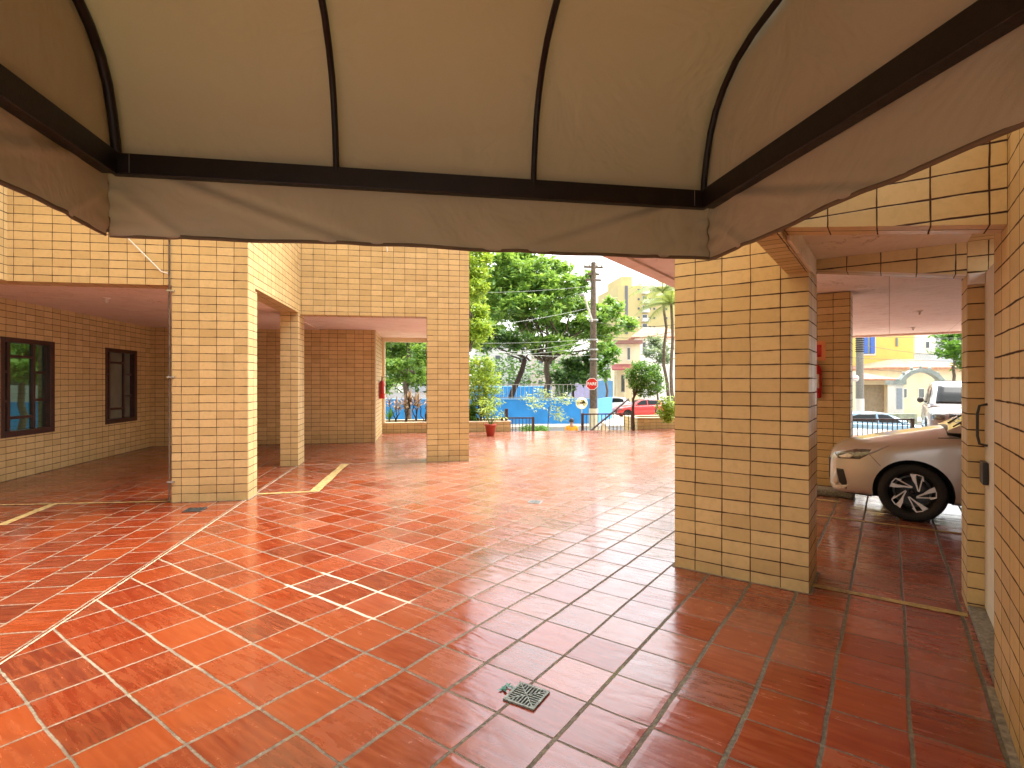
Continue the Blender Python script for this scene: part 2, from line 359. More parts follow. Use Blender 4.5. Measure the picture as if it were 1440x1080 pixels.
M['leaf_light'] = leafmat('bright_leaves', (.10, .20, .02), (.22, .36, .03), (.42, .54, .07))
M['leaf_dark'] = leafmat('dark_leaves', (.025, .075, .018), (.05, .13, .028), (.12, .22, .05))
M['leaf_bush'] = leafmat('clipped_leaves', (.03, .10, .012), (.07, .20, .02), (.17, .34, .04))
M['leaf_red'] = leafmat('cordyline_leaves', (.08, .035, .03), (.26, .15, .09), (.55, .42, .28), .2)
M['leaf_palm'] = leafmat('palm_leaves', (.07, .13, .03), (.17, .25, .06), (.34, .40, .13))
M['soil'] = plain('soil', (.09, .06, .04), .95, 0, .3, 20, .01)

# ---------------------------------------------------------------- ground
def quad_sheet(name, pts, z, mat, parent=None):
    b = MB(); b.face([(p[0], p[1], z) for p in pts]); return b.build(name, mat, parent)
CE = 15.72      # far edge of the court
STREET = -1.3
b = MB(); b.box(-40, 60, -8, 60, STREET - .5, STREET - .02)
o = b.build('ground', M['concrete']); tag(o, kind='structure')
o.data.polygons[0].use_smooth = False
# court slab: x>-2.22 ; garage slab: x<-2.22
SEAM = -2.215
cf = MB()
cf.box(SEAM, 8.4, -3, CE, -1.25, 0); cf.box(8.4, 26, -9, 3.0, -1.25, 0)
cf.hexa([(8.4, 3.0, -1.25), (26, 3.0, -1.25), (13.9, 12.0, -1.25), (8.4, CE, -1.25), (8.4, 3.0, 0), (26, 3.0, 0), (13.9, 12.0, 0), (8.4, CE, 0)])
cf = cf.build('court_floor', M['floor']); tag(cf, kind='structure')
gf = MB().box(-7, SEAM, -3, 16.2, -1.25, 0).build('garage_floor', M['floor2']); tag(gf, kind='structure')

def line_strip(name, p0, p1, w, mat, z=.004, ext=0):
    p0 = Vector((p0[0], p0[1])); p1 = Vector((p1[0], p1[1])); d = (p1 - p0).normalized(); n = Vector((-d.y, d.x)) * w / 2
    b = MB(); k = max(2, int((p1 - p0).length / .12)); rows = []
    for i in range(k + 1):
        p = p0 + (p1 - p0) * i / k; e = 1 + random.uniform(-.12, .12)
        rows.append([(p.x - n.x * e, p.y - n.y * e, z), (p.x + n.x * e, p.y + n.y * e, z)])
    b.grid(rows, False); o = b.build(name, mat); tag(o, kind='structure'); return o
line_strip('floor_joint', (SEAM, -2.9), (SEAM, 7.17), .015, M['whiteline'])
line_strip('floor_joint', (SEAM, 7.6), (SEAM, 9.93), .018, M['whiteline'])
line_strip('floor_joint', (-2.2, 10.02), (.06, 10.02), .03, M['whiteline'], .005)
line_strip('yellow_line', (-4.36, 6.33), (-4.47, 7.33), .10, M['yellow'])
line_strip('yellow_line', (-4.47, 7.33), (-3.1, 7.24), .05, M['yellow'], .006)
line_strip('yellow_line', (-6.1, 7.42), (-4.47, 7.33), .05, M['yellow'], .006)
line_strip('yellow_line', (-2.18, 7.53), (-1.45, 7.58), .075, M['yellow'])
line_strip('yellow_line', (-1.47, 7.55), (-1.41, 9.99), .13, M['yellow'], .006)
line_strip('yellow_line', UV(-1.0, 6.82), UV(2.2, 6.82), .055, M['yellow'])
line_strip('yellow_line', UV(-.46, 4.46), UV(.41, 4.46), .07, M['yellow'])
line_strip('yellow_line', UV(-1.0, 7.75), UV(-.50, 7.75), .11, M['yellow'])

# dirty mortar joint along the foot of the columns and walls
def foot(p0, p1): line_strip('floor_joint', p0, p1, .026, M['mortar'], .003)
for a_, b_ in (((-3.085, 7.168), (-2.19, 7.168)), ((-2.19, 7.16), (-2.19, 7.57)), ((.06, 10.04), (.86, 10.04)), ((-2.51, 9.92), (-2.2, 9.92)), ((-6.218, 0), (-6.218, 13.47)), ((-6.2, 13.468), (-1.19, 13.468))): foot(a_, b_)
foot(UV(-1.43, 4.257), UV(-.455, 4.257)); foot(UV(-.455, 4.257), UV(-.455, 4.79)); foot(UV(-1.7, 8.85), UV(-.44, 8.85)); foot(UV(-1.431, 4.257), UV(-1.431, 4.79))
# ---------------------------------------------------------------- left building
LB = empty('apartment_building', (-2.6, 9, 0), 0, 'yellow tiled apartment building at left, raised on columns over a garage with dark windows', 'building')
TOP = 15.0
FY = 7.18; XP = -2.2; BY = 10.05
col = MB().box(-3.085, XP, FY, 7.56, 0, 2.70, .085 + .04); col.build('column', M['tile'], LB)
MB().box(-2.505, XP - .004, 9.93, 10.42, 0, 2.75, .09).build('column', M['tile'], LB)
MB().box(.06, .855, BY, 10.5, 0, 2.72, .14).build('column', M['tile'], LB)
# upper walls (their lower edge is the lintel over the garage openings)
MB().box(-4.87, XP, FY + .0, FY + .3, 2.70, TOP, .085 + .04, .0).build('upper_wall', M['tile'], LB)
MB().box(-5.1, -4.87, -.6, FY + .3, 2.70, TOP).build('upper_wall', M['tile'], LB)
MB().box(XP - .3, XP, FY + .3, BY, 2.74, TOP, .1).build('upper_wall', M['tile'], LB)
MB().box(XP - .3, .855, BY, BY + .3, 2.72, TOP, .14).build('upper_wall', M['tile'], LB)
MB().box(.555, .855, BY + .3, 15.9, 2.9, TOP).build('upper_wall', M['tile'], LB)
# soffits
MB().box(-6.6, XP - .3, FY + .3, 13.6, 2.76, 3.0).build('soffit', M['soffit'], LB)
MB().box(-6.6, -5.1, -.6, FY + .3, 2.715, 2.9).build('soffit', M['soffit'], LB)
MB().box(XP - .3, .555, BY + .3, 15.9, 2.78, 3.0).build('soffit', M['soffit2'], LB)
# rear wall and jamb wall of the recess
MB().box(-6.23, -1.19, 13.48, 13.7, 0, 2.78, .04).build('rear_wall', M['tile'], LB)
MB().box(-1.40, -1.185, 13.7, 15.82, 0, 2.78).build('side_wall', M['tile'], LB)
MB().box(-1.183, -1.10, 15.68, 15.84, .31, 2.78).build('window_trim', M['cream'], LB)
MB().box(-1.10, .555, 15.68, 15.84, 2.66, 2.779).build('window_trim', M['cream'], LB)
MB().box(-1.195, -1.165, 13.46, 13.5, 0, 2.78).build('corner_trim', M['cream'], LB)
# wall with the two windows
WX = -6.23
ww = MB(); wins = [(9.05, 10.22), (11.69, 12.86)]; Z0, Z1 = .652, 2.182
ww.box(WX - .25, WX, -.6, wins[0][0], 0, 2.78); ww.box(WX - .25, WX, wins[0][1], wins[1][0], 0, 2.78); ww.box(WX - .25, WX, wins[1][1], 13.7, 0, 2.78)
for a, c in wins: ww.box(WX - .25, WX, a, c, 0, Z0); ww.box(WX - .25, WX, a, c, Z1, 2.78)
ww.build('window_wall', M['tile'], LB)
for i, (a, c) in enumerate(wins):
    e = empty('window', (WX, a, Z0)); adopt(e, LB)
    f = MB(); t = .075; x0, x1 = WX - .12, WX + .012
    f.box(x0, x1, a, a + t, Z0, Z1); f.box(x0, x1, c - t * 1.5, c, Z0, Z1)
    f.box(x0, x1 + .002, a + t, c - t * 1.5, Z0, Z0 + t * 1.2); f.box(x0, x1 + .002, a + t, c - t * 1.5, Z1 - t, Z1)
    wdt = c - a; m1 = a + wdt * .20; m2 = a + wdt * .66
    za, zb = Z0 + t * 1.2, Z1 - t; xm0, xm1 = WX - .105, WX - .045
    for m in (m1, m2): f.box(xm0, xm1, m - .03, m + .03, za, zb)
    f.box(xm0, xm1, m2 + .28, m2 + .33, za, zb)
    for z in (zb - .21, za + .20): f.box(xm0, xm1 - .004, m1 + .03, m2 - .03, z - .022, z + .022)
    for z in (za + (zb - za) * .34, za + (zb - za) * .67):
        f.box(xm0, xm1 - .004, a + t, m1 - .03, z - .02, z + .02); f.box(xm0, xm1 - .004, m2 + .03, m2 + .28, z - .02, z + .02)
    f.build('frame', M['wood'], e, bevel=.004)
    g = MB().box(WX - .085, WX - .079, a + t, c - t, za - .01, zb + .01).build('pane', M['glass_clear'] if i == 0 else M['glass_frost'], e)
    g['label'] = 'clear pane showing greenery' if i == 0 else 'frosted grey pane'
MB().box(-9.6, WX - .25, 6.5, 14.5, 2.78, 3.0).build('soffit', M['plaster'], LB); MB().box(-9.6, WX - .25, 6.5, 14.5, -1.2, -.002).build('room_floor', M['stone'], LB)

MB().box(-9.6, -9.3, 9.6, 9.9, 0, 2.78).build('column', M['tile'], LB)
# unseen upper wall behind the camera, added to limit the light, open below
MB().box(-5.1, .0, -.9, -.6, 2.78, TOP).build('unseen_upper_wall', M['tile'], LB)

# ---------------------------------------------------------------- right building
RB = empty('apartment_building', UV(0, 4.5), 0, 'yellow tiled building wing at right with a passage, door and covered parking', 'building')
def ub(*a, **k): return MB(UV).box(*a, **k)
ub(-1.42, -.465, 4.268, 4.78, 0, 2.78, 1.42 + .04, .02).build('column', M['tile'], RB)
ub(.416, .60, 4.552, 4.9, 0, 2.415, .09, .05).build('column', M['tile'], RB)
ub(-1.7, -.447, 8.86, 9.4, 0, 2.775, .25).build('column', M['tile'], RB)
ub(.416, .75, -.4, 3.462, 0, 2.9, 0, .03).build('side_wall', M['tile'], RB)
ub(.416, .75, 3.462, 4.9, 2.415, 2.9).build('side_wall', M['tile'], RB)
# low beams over the passage: lower edges slope down to the right
def slope_beam(v0, v1, za, zb, ztop, u0=-.465, u1=.414):
    m = MB(UV); m.hexa([(u0, v0, za), (u1, v0, zb), (u1, v1, zb), (u0, v1, za), (u0, v0, ztop), (u1, v0, ztop), (u1, v1, ztop), (u0, v1, ztop)], .05, .03)
    return m.build('beam', M['tile'], RB)
slope_beam(3.10, 3.28, 2.315, 2.18, 2.9)
slope_beam(4.555, 4.74, 2.345, 2.203, 2.9)
ub(-.60, -.467, 2.95, 4.266, 2.278, 2.9, .07).build('beam', M['tile'], RB)
ub(-.4655, -.445, 3.285, 4.552, 2.285, 2.415).build('plaster_edge', M['plaster'], RB)
ub(-.445, .415, 3.282, 4.553, 2.415, 2.6).build('passage_ceiling', M['plaster'], RB)
# covered parking ceiling and the slab over the court
ub(-2.18, 9.0, 4.27, 17.6, 2.79, 3.3).build('ceiling_slab', M['soffit2'], RB)
ub(-2.36, -2.181, 4.27, 17.6, 2.765, 3.4).build('slab_edge', M['soffit'], RB)
ub(-2.36, 9.0, 17.601, 17.72, 2.74, 3.4).build('slab_edge', M['soffit'], RB)
ub(-.6, 9.0, 4.3, 17.4, 3.301, 9).build('upper_wall', M['tile'], RB)
ub(.9, 1.1, 4.9, 5.9, 0, 2.79).build('rear_wall', M['tile'], RB)
ub(.76, 9.0, 4.7, 4.9, 0, 2.79).build('rear_wall', M['tile'], RB)
ub(8.8, 9.0, 4.9, 17.4, 0, 2.79).build('rear_wall', M['tile'], RB)
# door
de = empty('door', UV(.50, 4.0)); adopt(de, RB)
ub(.50, .54, 3.464, 4.548, .045, 2.20).build('door_leaf', M['white'], de, bevel=.004)
dh = MB(); q = [(.50, 1.36), (.462, 1.35), (.452, 1.30), (.452, 1.16), (.462, 1.11), (.50, 1.10)]
dh.tube([UV(u, 4.42, z) for u, z in q], .008, 8); dh.build('handle', M['black'], de)
ub(.470, .4995, 4.36, 4.50, .86, 1.0).build('lock', M['black'], de, bevel=.006)
ub(.416, .4995, 4.50, 4.549, 2.13, 2.20).build('door_closer', M['white'], de, bevel=.004)
ub(.418, .60, 3.464, 4.549, .002, .042).build('door_sill', M['stone'], RB, bevel=.006)
ub(.385, .4155, -.35, 3.46, .001, .012).build('mortar_strip', M['mortar'], RB)
dk = MB().bar(UV(.02, 3.75, 2.375), UV(.412, 3.47, 2.30), .03, .028); tag(dk.build('door_stay', M['steel']), 'dark metal stay bar under the passage ceiling above the door', 'bar')

# ---------------------------------------------------------------- canopy over the entrance
CN = empty('entrance_canopy', (.06, 1.0, 2.4), 0, 'tan fabric awning on a dark frame stretching over the entrance overhead', 'canopy')
CX0, CX1, CY, CB, CH = -1.325, 1.445, 2.54, -.6, 2.44
prof = [(0, 0), (.012, .10), (.035, .20), (.07, .31), (.12, .40), (.19, .475), (.29, .545), (.42, .590), (.63, .625), (.95, .65), (1.5, .665), (2.2, .67), (3.14, .67)]
def prof_at(t):
    for (a, h), (c, g) in zip(prof, prof[1:]):
        if t <= c: return h + (g - h) * (t - a) / (c - a)
    return prof[-1][1]
ribs = [CX0 + .02, -.395, .53, CX1 - .02]
def sag(x):       # cloth hangs slightly between ribs
    for a, c in zip(ribs, ribs[1:]):
        if a <= x <= c: s = (x - a) / (c - a); return math.sin(math.pi * s)
    return 0
fb = MB(); nx = 48
rows = []
for t, h in prof:
    row = []
    for i in range(nx + 1):
        x = CX0 + (CX1 - CX0) * i / nx; s = sag(x)
        row.append((x, CY + .03 - t + .012 * s * (1 if t < .1 else 0), CH + .02 + h - .022 * s * min(1, t * 3 + .2) + .006 * math.sin(x * 7 + t * 5)))
    rows.append(row)
fb.grid(rows)
fb.build('roof_cover', M['fabric'], CN, solid=.003)
for X in (CX0 - .004, CX1 + .004):       # end panels
    e = MB(); rows = []
    for t, h in prof: rows.append([(X, CY + .03 - t, CH + .02 + h * k / 6) for k in range(7)])
    e.grid(rows); e.build('end_panel', M['fabric'], CN, solid=.003)
MB().box(CX0, CX1, CY - .022, CY + .022, CH - .045, CH + .045).build('front_beam', M['steel'], CN, bevel=.004)
for X in (CX0, CX1):
    s = -1 if X < 0 else 1
    MB().box(X - .03, X + .03, CB, CY - .024, CH - .05, CH + .05).build('side_beam', M['steel'], CN, bevel=.004)
for i, X in enumerate(ribs):
    w = (.020, .0145, .0145, .016)[i]
    pts = [(X, CY - .006 - t, CH + h - .002) for t, h in prof]
    sm = []
    for a, c in zip(pts, pts[1:]):
        for k in range(3): sm.append(Vector(a).lerp(Vector(c), k / 3))
    sm.append(Vector(pts[-1])); MB().tube(sm, w, 10).build('rib', M['steel'], CN)
for X in (CX0, CX1):
    s_ = 1 if X < 0 else -1
    MB().box(min(X, X + s_ * .075), max(X, X + s_ * .075), CY - .026, CY - .0225, CH - .04, CH + .04).build('corner_bracket', M['steel'], CN, bevel=.001)
    MB().bar((X + s_ * .0765, CY - .0245, CH - .04), (X + s_ * .0765, CY - .0245, CH + .04), .002).build('weld_line', M['metal'], CN)
# hanging valance with folds, hem and corner seams
def valance(p0, p1, seed):
    rnd = random.Random(seed); L = (Vector(p1) - Vector(p0)).length; d = (Vector(p1) - Vector(p0)).normalized(); n = Vector((d.y, -d.x, 0))
    N = int(L / .0125); K = 20; rows = []
    ph = [rnd.uniform(0, 6) for _ in range(6)]
    for k in range(K + 1):
        z = k / K; row = []
        for i in range(N + 1):
            s = i / N * L; e = min(s, L - s)
            off = .009 * math.sin(s * 3.1 + z * 2.4 + ph[0]) * z + .005 * math.sin(s * 8 - z * 5 + ph[1]) * z + .0016 * math.sin(s * 21 + z * 9 + ph[2]) * z * z
            off += .013 * math.exp(-((e - .95 * z - .05) / .06) ** 2) * (1 - .4 * z) * min(1, z * 5) - .012 * math.exp(-((e - .95 * z - .17) / .06) ** 2) * (1 - .5 * z) * min(1, z * 5)
            off += .012 * math.exp(-((e - .42 * (z - .35) - .03) / .035) ** 2) * (1 if z > .35 else 0) * min(1, (z - .35) * 5)
            off += .010 * z * math.exp(-((s - L * .42 - .3 * z) / .12) ** 2) + .008 * z * math.exp(-((s - L * .7 + .2 * z) / .08) ** 2)
            if k in (1, 2): off += .003 * math.sin(s * 33 + ph[3])
            off += .005 * math.exp(-(e / .08) ** 2) * math.sin(z * 26 + ph[4])
            drop = .226 + .003 * math.sin(s * 4.2 + ph[5]) + .002 * math.sin(s * 13) - .028 * math.exp(-(e / .5) ** 2) * 0
            sagm = .022 * math.sin(math.pi * min(1, e / .5)) * 0
            p = Vector(p0) + d * s + n * off; row.append((p.x, p.y, CH + .02 - z * (drop + sagm + .04 + .055)))
        rows.append(row)
    m = MB().grid(rows); o = m.build('valance', M['fabric'], CN, solid=.003)
    hem = MB(); hem.grid([[(x, y, z + .014) for x, y, z in rows[-1]], [(x, y, z - .002) for x, y, z in rows[-1]]]); hem.build('hem', M['seam'], o, solid=.006)
    return o
valance((CX0 - .035, CY + .028, 0), (CX1 + .035, CY + .028, 0), 3)
valance((CX0 - .035, CB, 0), (CX0 - .035, CY + .034, 0), 5)
valance((CX1 + .035, CY + .034, 0), (CX1 + .035, CB, 0), 8)
for X in (CX0 - .035, CX1 + .035):
    MB().tube([(X + .004 * math.sin(k), CY + .034 + .003 * math.cos(k * 1.7), CH - .04 - .0245 * k) for k in range(11)], .006, 8).build('corner_seam', M['seam'], CN)
rnd = random.Random(2)      # white specks painted as light through pin holes along the front valance
for k in range(16): 
    x = .35 + rnd.random() * .42; z = CH - .068 - rnd.random() * .02; y = CY + .028
    MB().box(x, x + .003, y - .002, y, z, z + .003).build('light_speck', M['white'], CN)

# ---------------------------------------------------------------- small fittings
def lamp(loc, label):
    e = empty('ceiling_lamp', loc, 0, label, 'ceiling lamp', 'ceiling lamp holders')
    MB().lathe([(0, 0), (.055, 0), (.052, -.012), (.03, -.022), (.022, -.03)], loc, (0, 0, 1), 20).build('base_plate', M['white'], e)
    MB().lathe([(.02, -.03), (.022, -.07), (.018, -.075), (0, -.075)], loc, (0, 0, 1), 16).build('socket', M['white'], e)
lp = P(150, 419, (2.76 - 1.5) * FPX / (537 - 419)); lamp((lp.x, lp.y, 2.76), 'lamp holder on the dark garage ceiling at left before the windows')
lp = P(1293, 437, 1.29 * FPX / 100); lamp((lp.x, lp.y, 2.79), 'lamp holder on the right parking ceiling, nearer of the two')
lp = P(1284, 460, 1.29 * FPX / 77); lamp((lp.x, lp.y, 2.79), 'lamp holder on the right parking ceiling, farther of the two')

def extinguisher(loc, rz, label):
    e = empty('fire_extinguisher', loc, rz, label, 'fire extinguisher', 'red fire extinguishers')
    L = Vector(loc); D = Matrix.Rotation(rz, 3, 'Z') @ Vector((0, -1, 0)); c = L + D * .085
    MB().lathe([(0, 0), (.07, .0), (.078, .02), (.078, .40), (.065, .45), (.03, .485), (.022, .50)], c, (0, 0, 1), 24).build('cylinder', M['redpaint'], e)
    MB().lathe([(.022, .50), (.022, .55), (0, .56)], c, (0, 0, 1), 12).build('valve', M['black'], e)
    t = D.cross(Vector((0, 0, 1)))
    MB().bar(c + Vector((0, 0, .56)), c + D * .11 + Vector((0, 0, .60)), .02, .012).build('lever', M['black'], e)
    MB().tube([c + Vector((0, 0, .54)), c + t * .05 + Vector((0, 0, .60)), c + t * .10 + Vector((0, 0, .48)), c + t * .105 + Vector((0, 0, .25)), c + t * .09 + Vector((0, 0, .12))], .011, 8).build('hose', M['black'], e)
    a = math.radians(40); n = 10; lb = MB(); rows = []
    for z in (.14, .34): rows.append([c + (Matrix.Rotation(-a + 2 * a * k / n, 3, 'Z') @ D) * .0795 + Vector((0, 0, z)) for k in range(n + 1)])
    lb.grid(rows); lb.build('instruction_label', M['white'], e)
    MB().box(-.02, .02, -.02, 0, .50, .52)
    br = MB(); br.bar(L + Vector((0, 0, .47)), L + D * .03 + Vector((0, 0, .47)), .05, .03); br.build('bracket', M['metal'], e)
extinguisher((-1.184, 14.6, 1.05), math.radians(90), 'red fire extinguisher on the narrow wall beside the garden opening')
extinguisher(UV(-.87, 8.859, 1.27), math.radians(-45), 'red fire extinguisher half hidden on the pillar in the right parking')
# sign above it
sg = empty('wall_sign', UV(-.80, 8.855, 1.78), 0, 'small square red and white fire sign on the right parking pillar', 'sign')
ub(-1.02, -.75, 8.845, 8.858, 1.81, 2.09).build('sign_plate', plain('sign_orange', (.75, .32, .14), .5), sg)
ub(-.97, -.80, 8.840, 8.8445, 1.86, 2.04).build('sign_field', M['redpaint'], sg)
# conduits on the left facade
pi = empty('wall_pipe', (-3.1, 7.15, 0), 0, 'thin brown conduit running down the edge of the big left column', 'pipe')
MB().tube([(-3.105, 7.165, .02), (-3.105, 7.165, 6)], .011, 8).build('tube', M['bark'], pi)
for z in (.25, 1.55, 2.62): MB().box(-3.13, -3.05, 7.15, 7.179, z, z + .02).build('clip', M['metal'], pi)
MB().tube([(-3.12, 7.15, 2.84), (-3.19, 7.15, 2.86), (-3.55, 7.12, 3.25), (-3.8, 7.1, 3.6)], .008, 8).build('branch', M['white'], pi)
wl = MB().tube([(-.75, 10.03, 4.22), (-.68, 10.0, 4.10), (-.66, 9.99, 3.9)], .012, 6); tag(wl.build('loose_wire', M['white']), 'short white wire end poking from the tiled wall just below the awning', 'wire')

# drains
def drain(c, ang, s, label, mat):
    e = empty('floor_drain', (c[0], c[1], 0), ang, label, 'drain', 'floor drains')
    R = Matrix.Rotation(ang, 3, 'Z'); fr = lambda a, b2, z: Vector((c[0], c[1], 0)) + R @ Vector((a, b2, z))
    f = MB(fr); h = s / 2; w = s * .07
    f.box(-h, h, -h, -h + w, .001, .009); f.box(-h, h, h - w, h, .001, .009); f.box(-h, -h + w, -h + w, h - w, .001, .009); f.box(h - w, h, -h + w, h - w, .001, .009)
    f.build('frame', mat, e)
    g = MB(fr); i = h - w
    n = 4
    for q in range(4):
        A = Matrix.Rotation(q * math.pi / 2, 2)
        for k in range(n):
            o = i * (k + .5) / n
            # bars parallel to an axis in each triangular quarter
            p0 = A @ Vector((-o * .92, i)); p1 = A @ Vector((-o * .92, o)); p2 = A @ Vector((o * .92, i)); p3 = A @ Vector((o * .92, o))
            for a, c2 in ((p0, p1), (p2, p3)):
                A3, C3 = fr(a.x, a.y, .006), fr(c2.x, c2.y, .006); g.bar(A3, C3, s * .040, .003)
        d = A @ Vector((i, i)); g.bar(fr(0, 0, .006), fr(d.x, d.y, .006), s * .035, .004)
    g.build('grate', mat, e)
    MB(fr).box(-h + w * .5, h - w * .5, -h + w * .5, h - w * .5, .0008, .0022).build('well', M['dark'], e)
    return e
drain((.485, 2.475), math.radians(-40), .165, 'square metal floor drain among the wet tiles in the foreground', plain('worn_drain_metal', (.17, .19, .17), .6, .3, .6, 60))
drain((1.37, 6.45), math.radians(-30), .16, 'small worn floor drain in the middle of the court', M['metal'])
drain((-2.64, 6.72), math.radians(0), .20, 'dark floor drain at the foot of the big left column', plain('black_iron', (.05, .05, .045), .7, .4))
gp = MB(); rnd = random.Random(4)
for k in range(12):
    a = rnd.uniform(0, 6.3); c = Vector((.405, 2.545, .006)) + Vector((rnd.uniform(-.03, .03), rnd.uniform(-.02, .02), 0)); d = Vector((math.cos(a), math.sin(a), rnd.uniform(0, .4))) * .03; n = Vector((-d.y, d.x, 0)) * .3
    gp.face([c, c + d * .5 + n, c + d, c + d * .5 - n])
tag(gp.build('plant_sprig', plain('teal_leaf', (.02, .14, .10), .5)), 'small dark green sprig beside the foreground drain', 'sprig')
# wheel stop in the parking
tag(ub(-1.2, -.36, 8.02, 8.30, 0, .09).build('wheel_stop', M['stone'], bevel=.03), 'grey stone wheel stop under the nose of the silver car', 'wheel stop')
#@@PART2
# ================================================================ cars
def decal(bvh, poly, proj, off, mat, name, parent, mirror=False, cuts=3, thick=.004):
    """lay a shaped panel on the car's skin; poly in (x,z) for side, (y,z) front/back, (x,y) top"""
    outs = []
    for sgn in ((1, -1) if mirror else (1,)):
        bm = bmesh.new()
        P3 = {'side': lambda a, b: (a, 3 * sgn, b), 'front': lambda a, b: (6, a * sgn, b), 'back': lambda a, b: (-6, a * sgn, b), 'top': lambda a, b: (a, b * sgn, 4)}[proj]
        D = {'side': (0, -sgn, 0), 'front': (-1, 0, 0), 'back': (1, 0, 0), 'top': (0, 0, -1)}[proj]
        f = bm.faces.new([bm.verts.new(P3(*p)) for p in poly]); bmesh.ops.triangulate(bm, faces=[f])
        for _ in range(cuts): bmesh.ops.subdivide_edges(bm, edges=bm.edges[:], cuts=1, use_grid_fill=True)
        for v in bm.verts:
            h, n, i, d = bvh.ray_cast(v.co, Vector(D))
            if h is None:
                h, n, i, d = bvh.find_nearest(v.co - Vector(D) * -3); 
            if n.dot(Vector(D)) > 0: n = -n
            v.co = h + n * off
        for q in bm.faces: q.smooth = True
        bmesh.ops.recalc_face_normals(bm, faces=bm.faces[:])
        me = bpy.data.meshes.new(name); bm.to_mesh(me); bm.free(); me.materials.append(mat)
        o = bpy.data.objects.new(name, me); S.collection.objects.link(o)
        m = o.modifiers.new('solid', 'SOLIDIFY'); m.thickness = thick; m.offset = 0
        o.parent = parent; outs.append(o)
    return outs

def loft(stations, sec):
    b = MB(); rows = []
    for st in stations:
        r = sec(st); full = r + [(-y, z) for y, z in reversed(r[:-1])][:-1] if abs(r[0][0]) < 1e-9 else r
        rows.append([(st[0], y, z) for y, z in full])
    n = len(rows[0]); bm = bmesh.new(); vs = [[bm.verts.new(p) for p in r] for r in rows]
    for i in range(len(vs) - 1):
        for k in range(n):
            k2 = (k + 1) % n; bm.faces.new((vs[i][k], vs[i][k2], vs[i + 1][k2], vs[i + 1][k]))
    bm.faces.new(vs[0]); bm.faces.new(list(reversed(vs[-1])))
    bmesh.ops.recalc_face_normals(bm, faces=bm.faces[:])
    return bm

def evalmesh(o):
    dg = bpy.context.evaluated_depsgraph_get(); dg.update()
    return bpy.data.meshes.new_from_object(o.evaluated_get(dg))

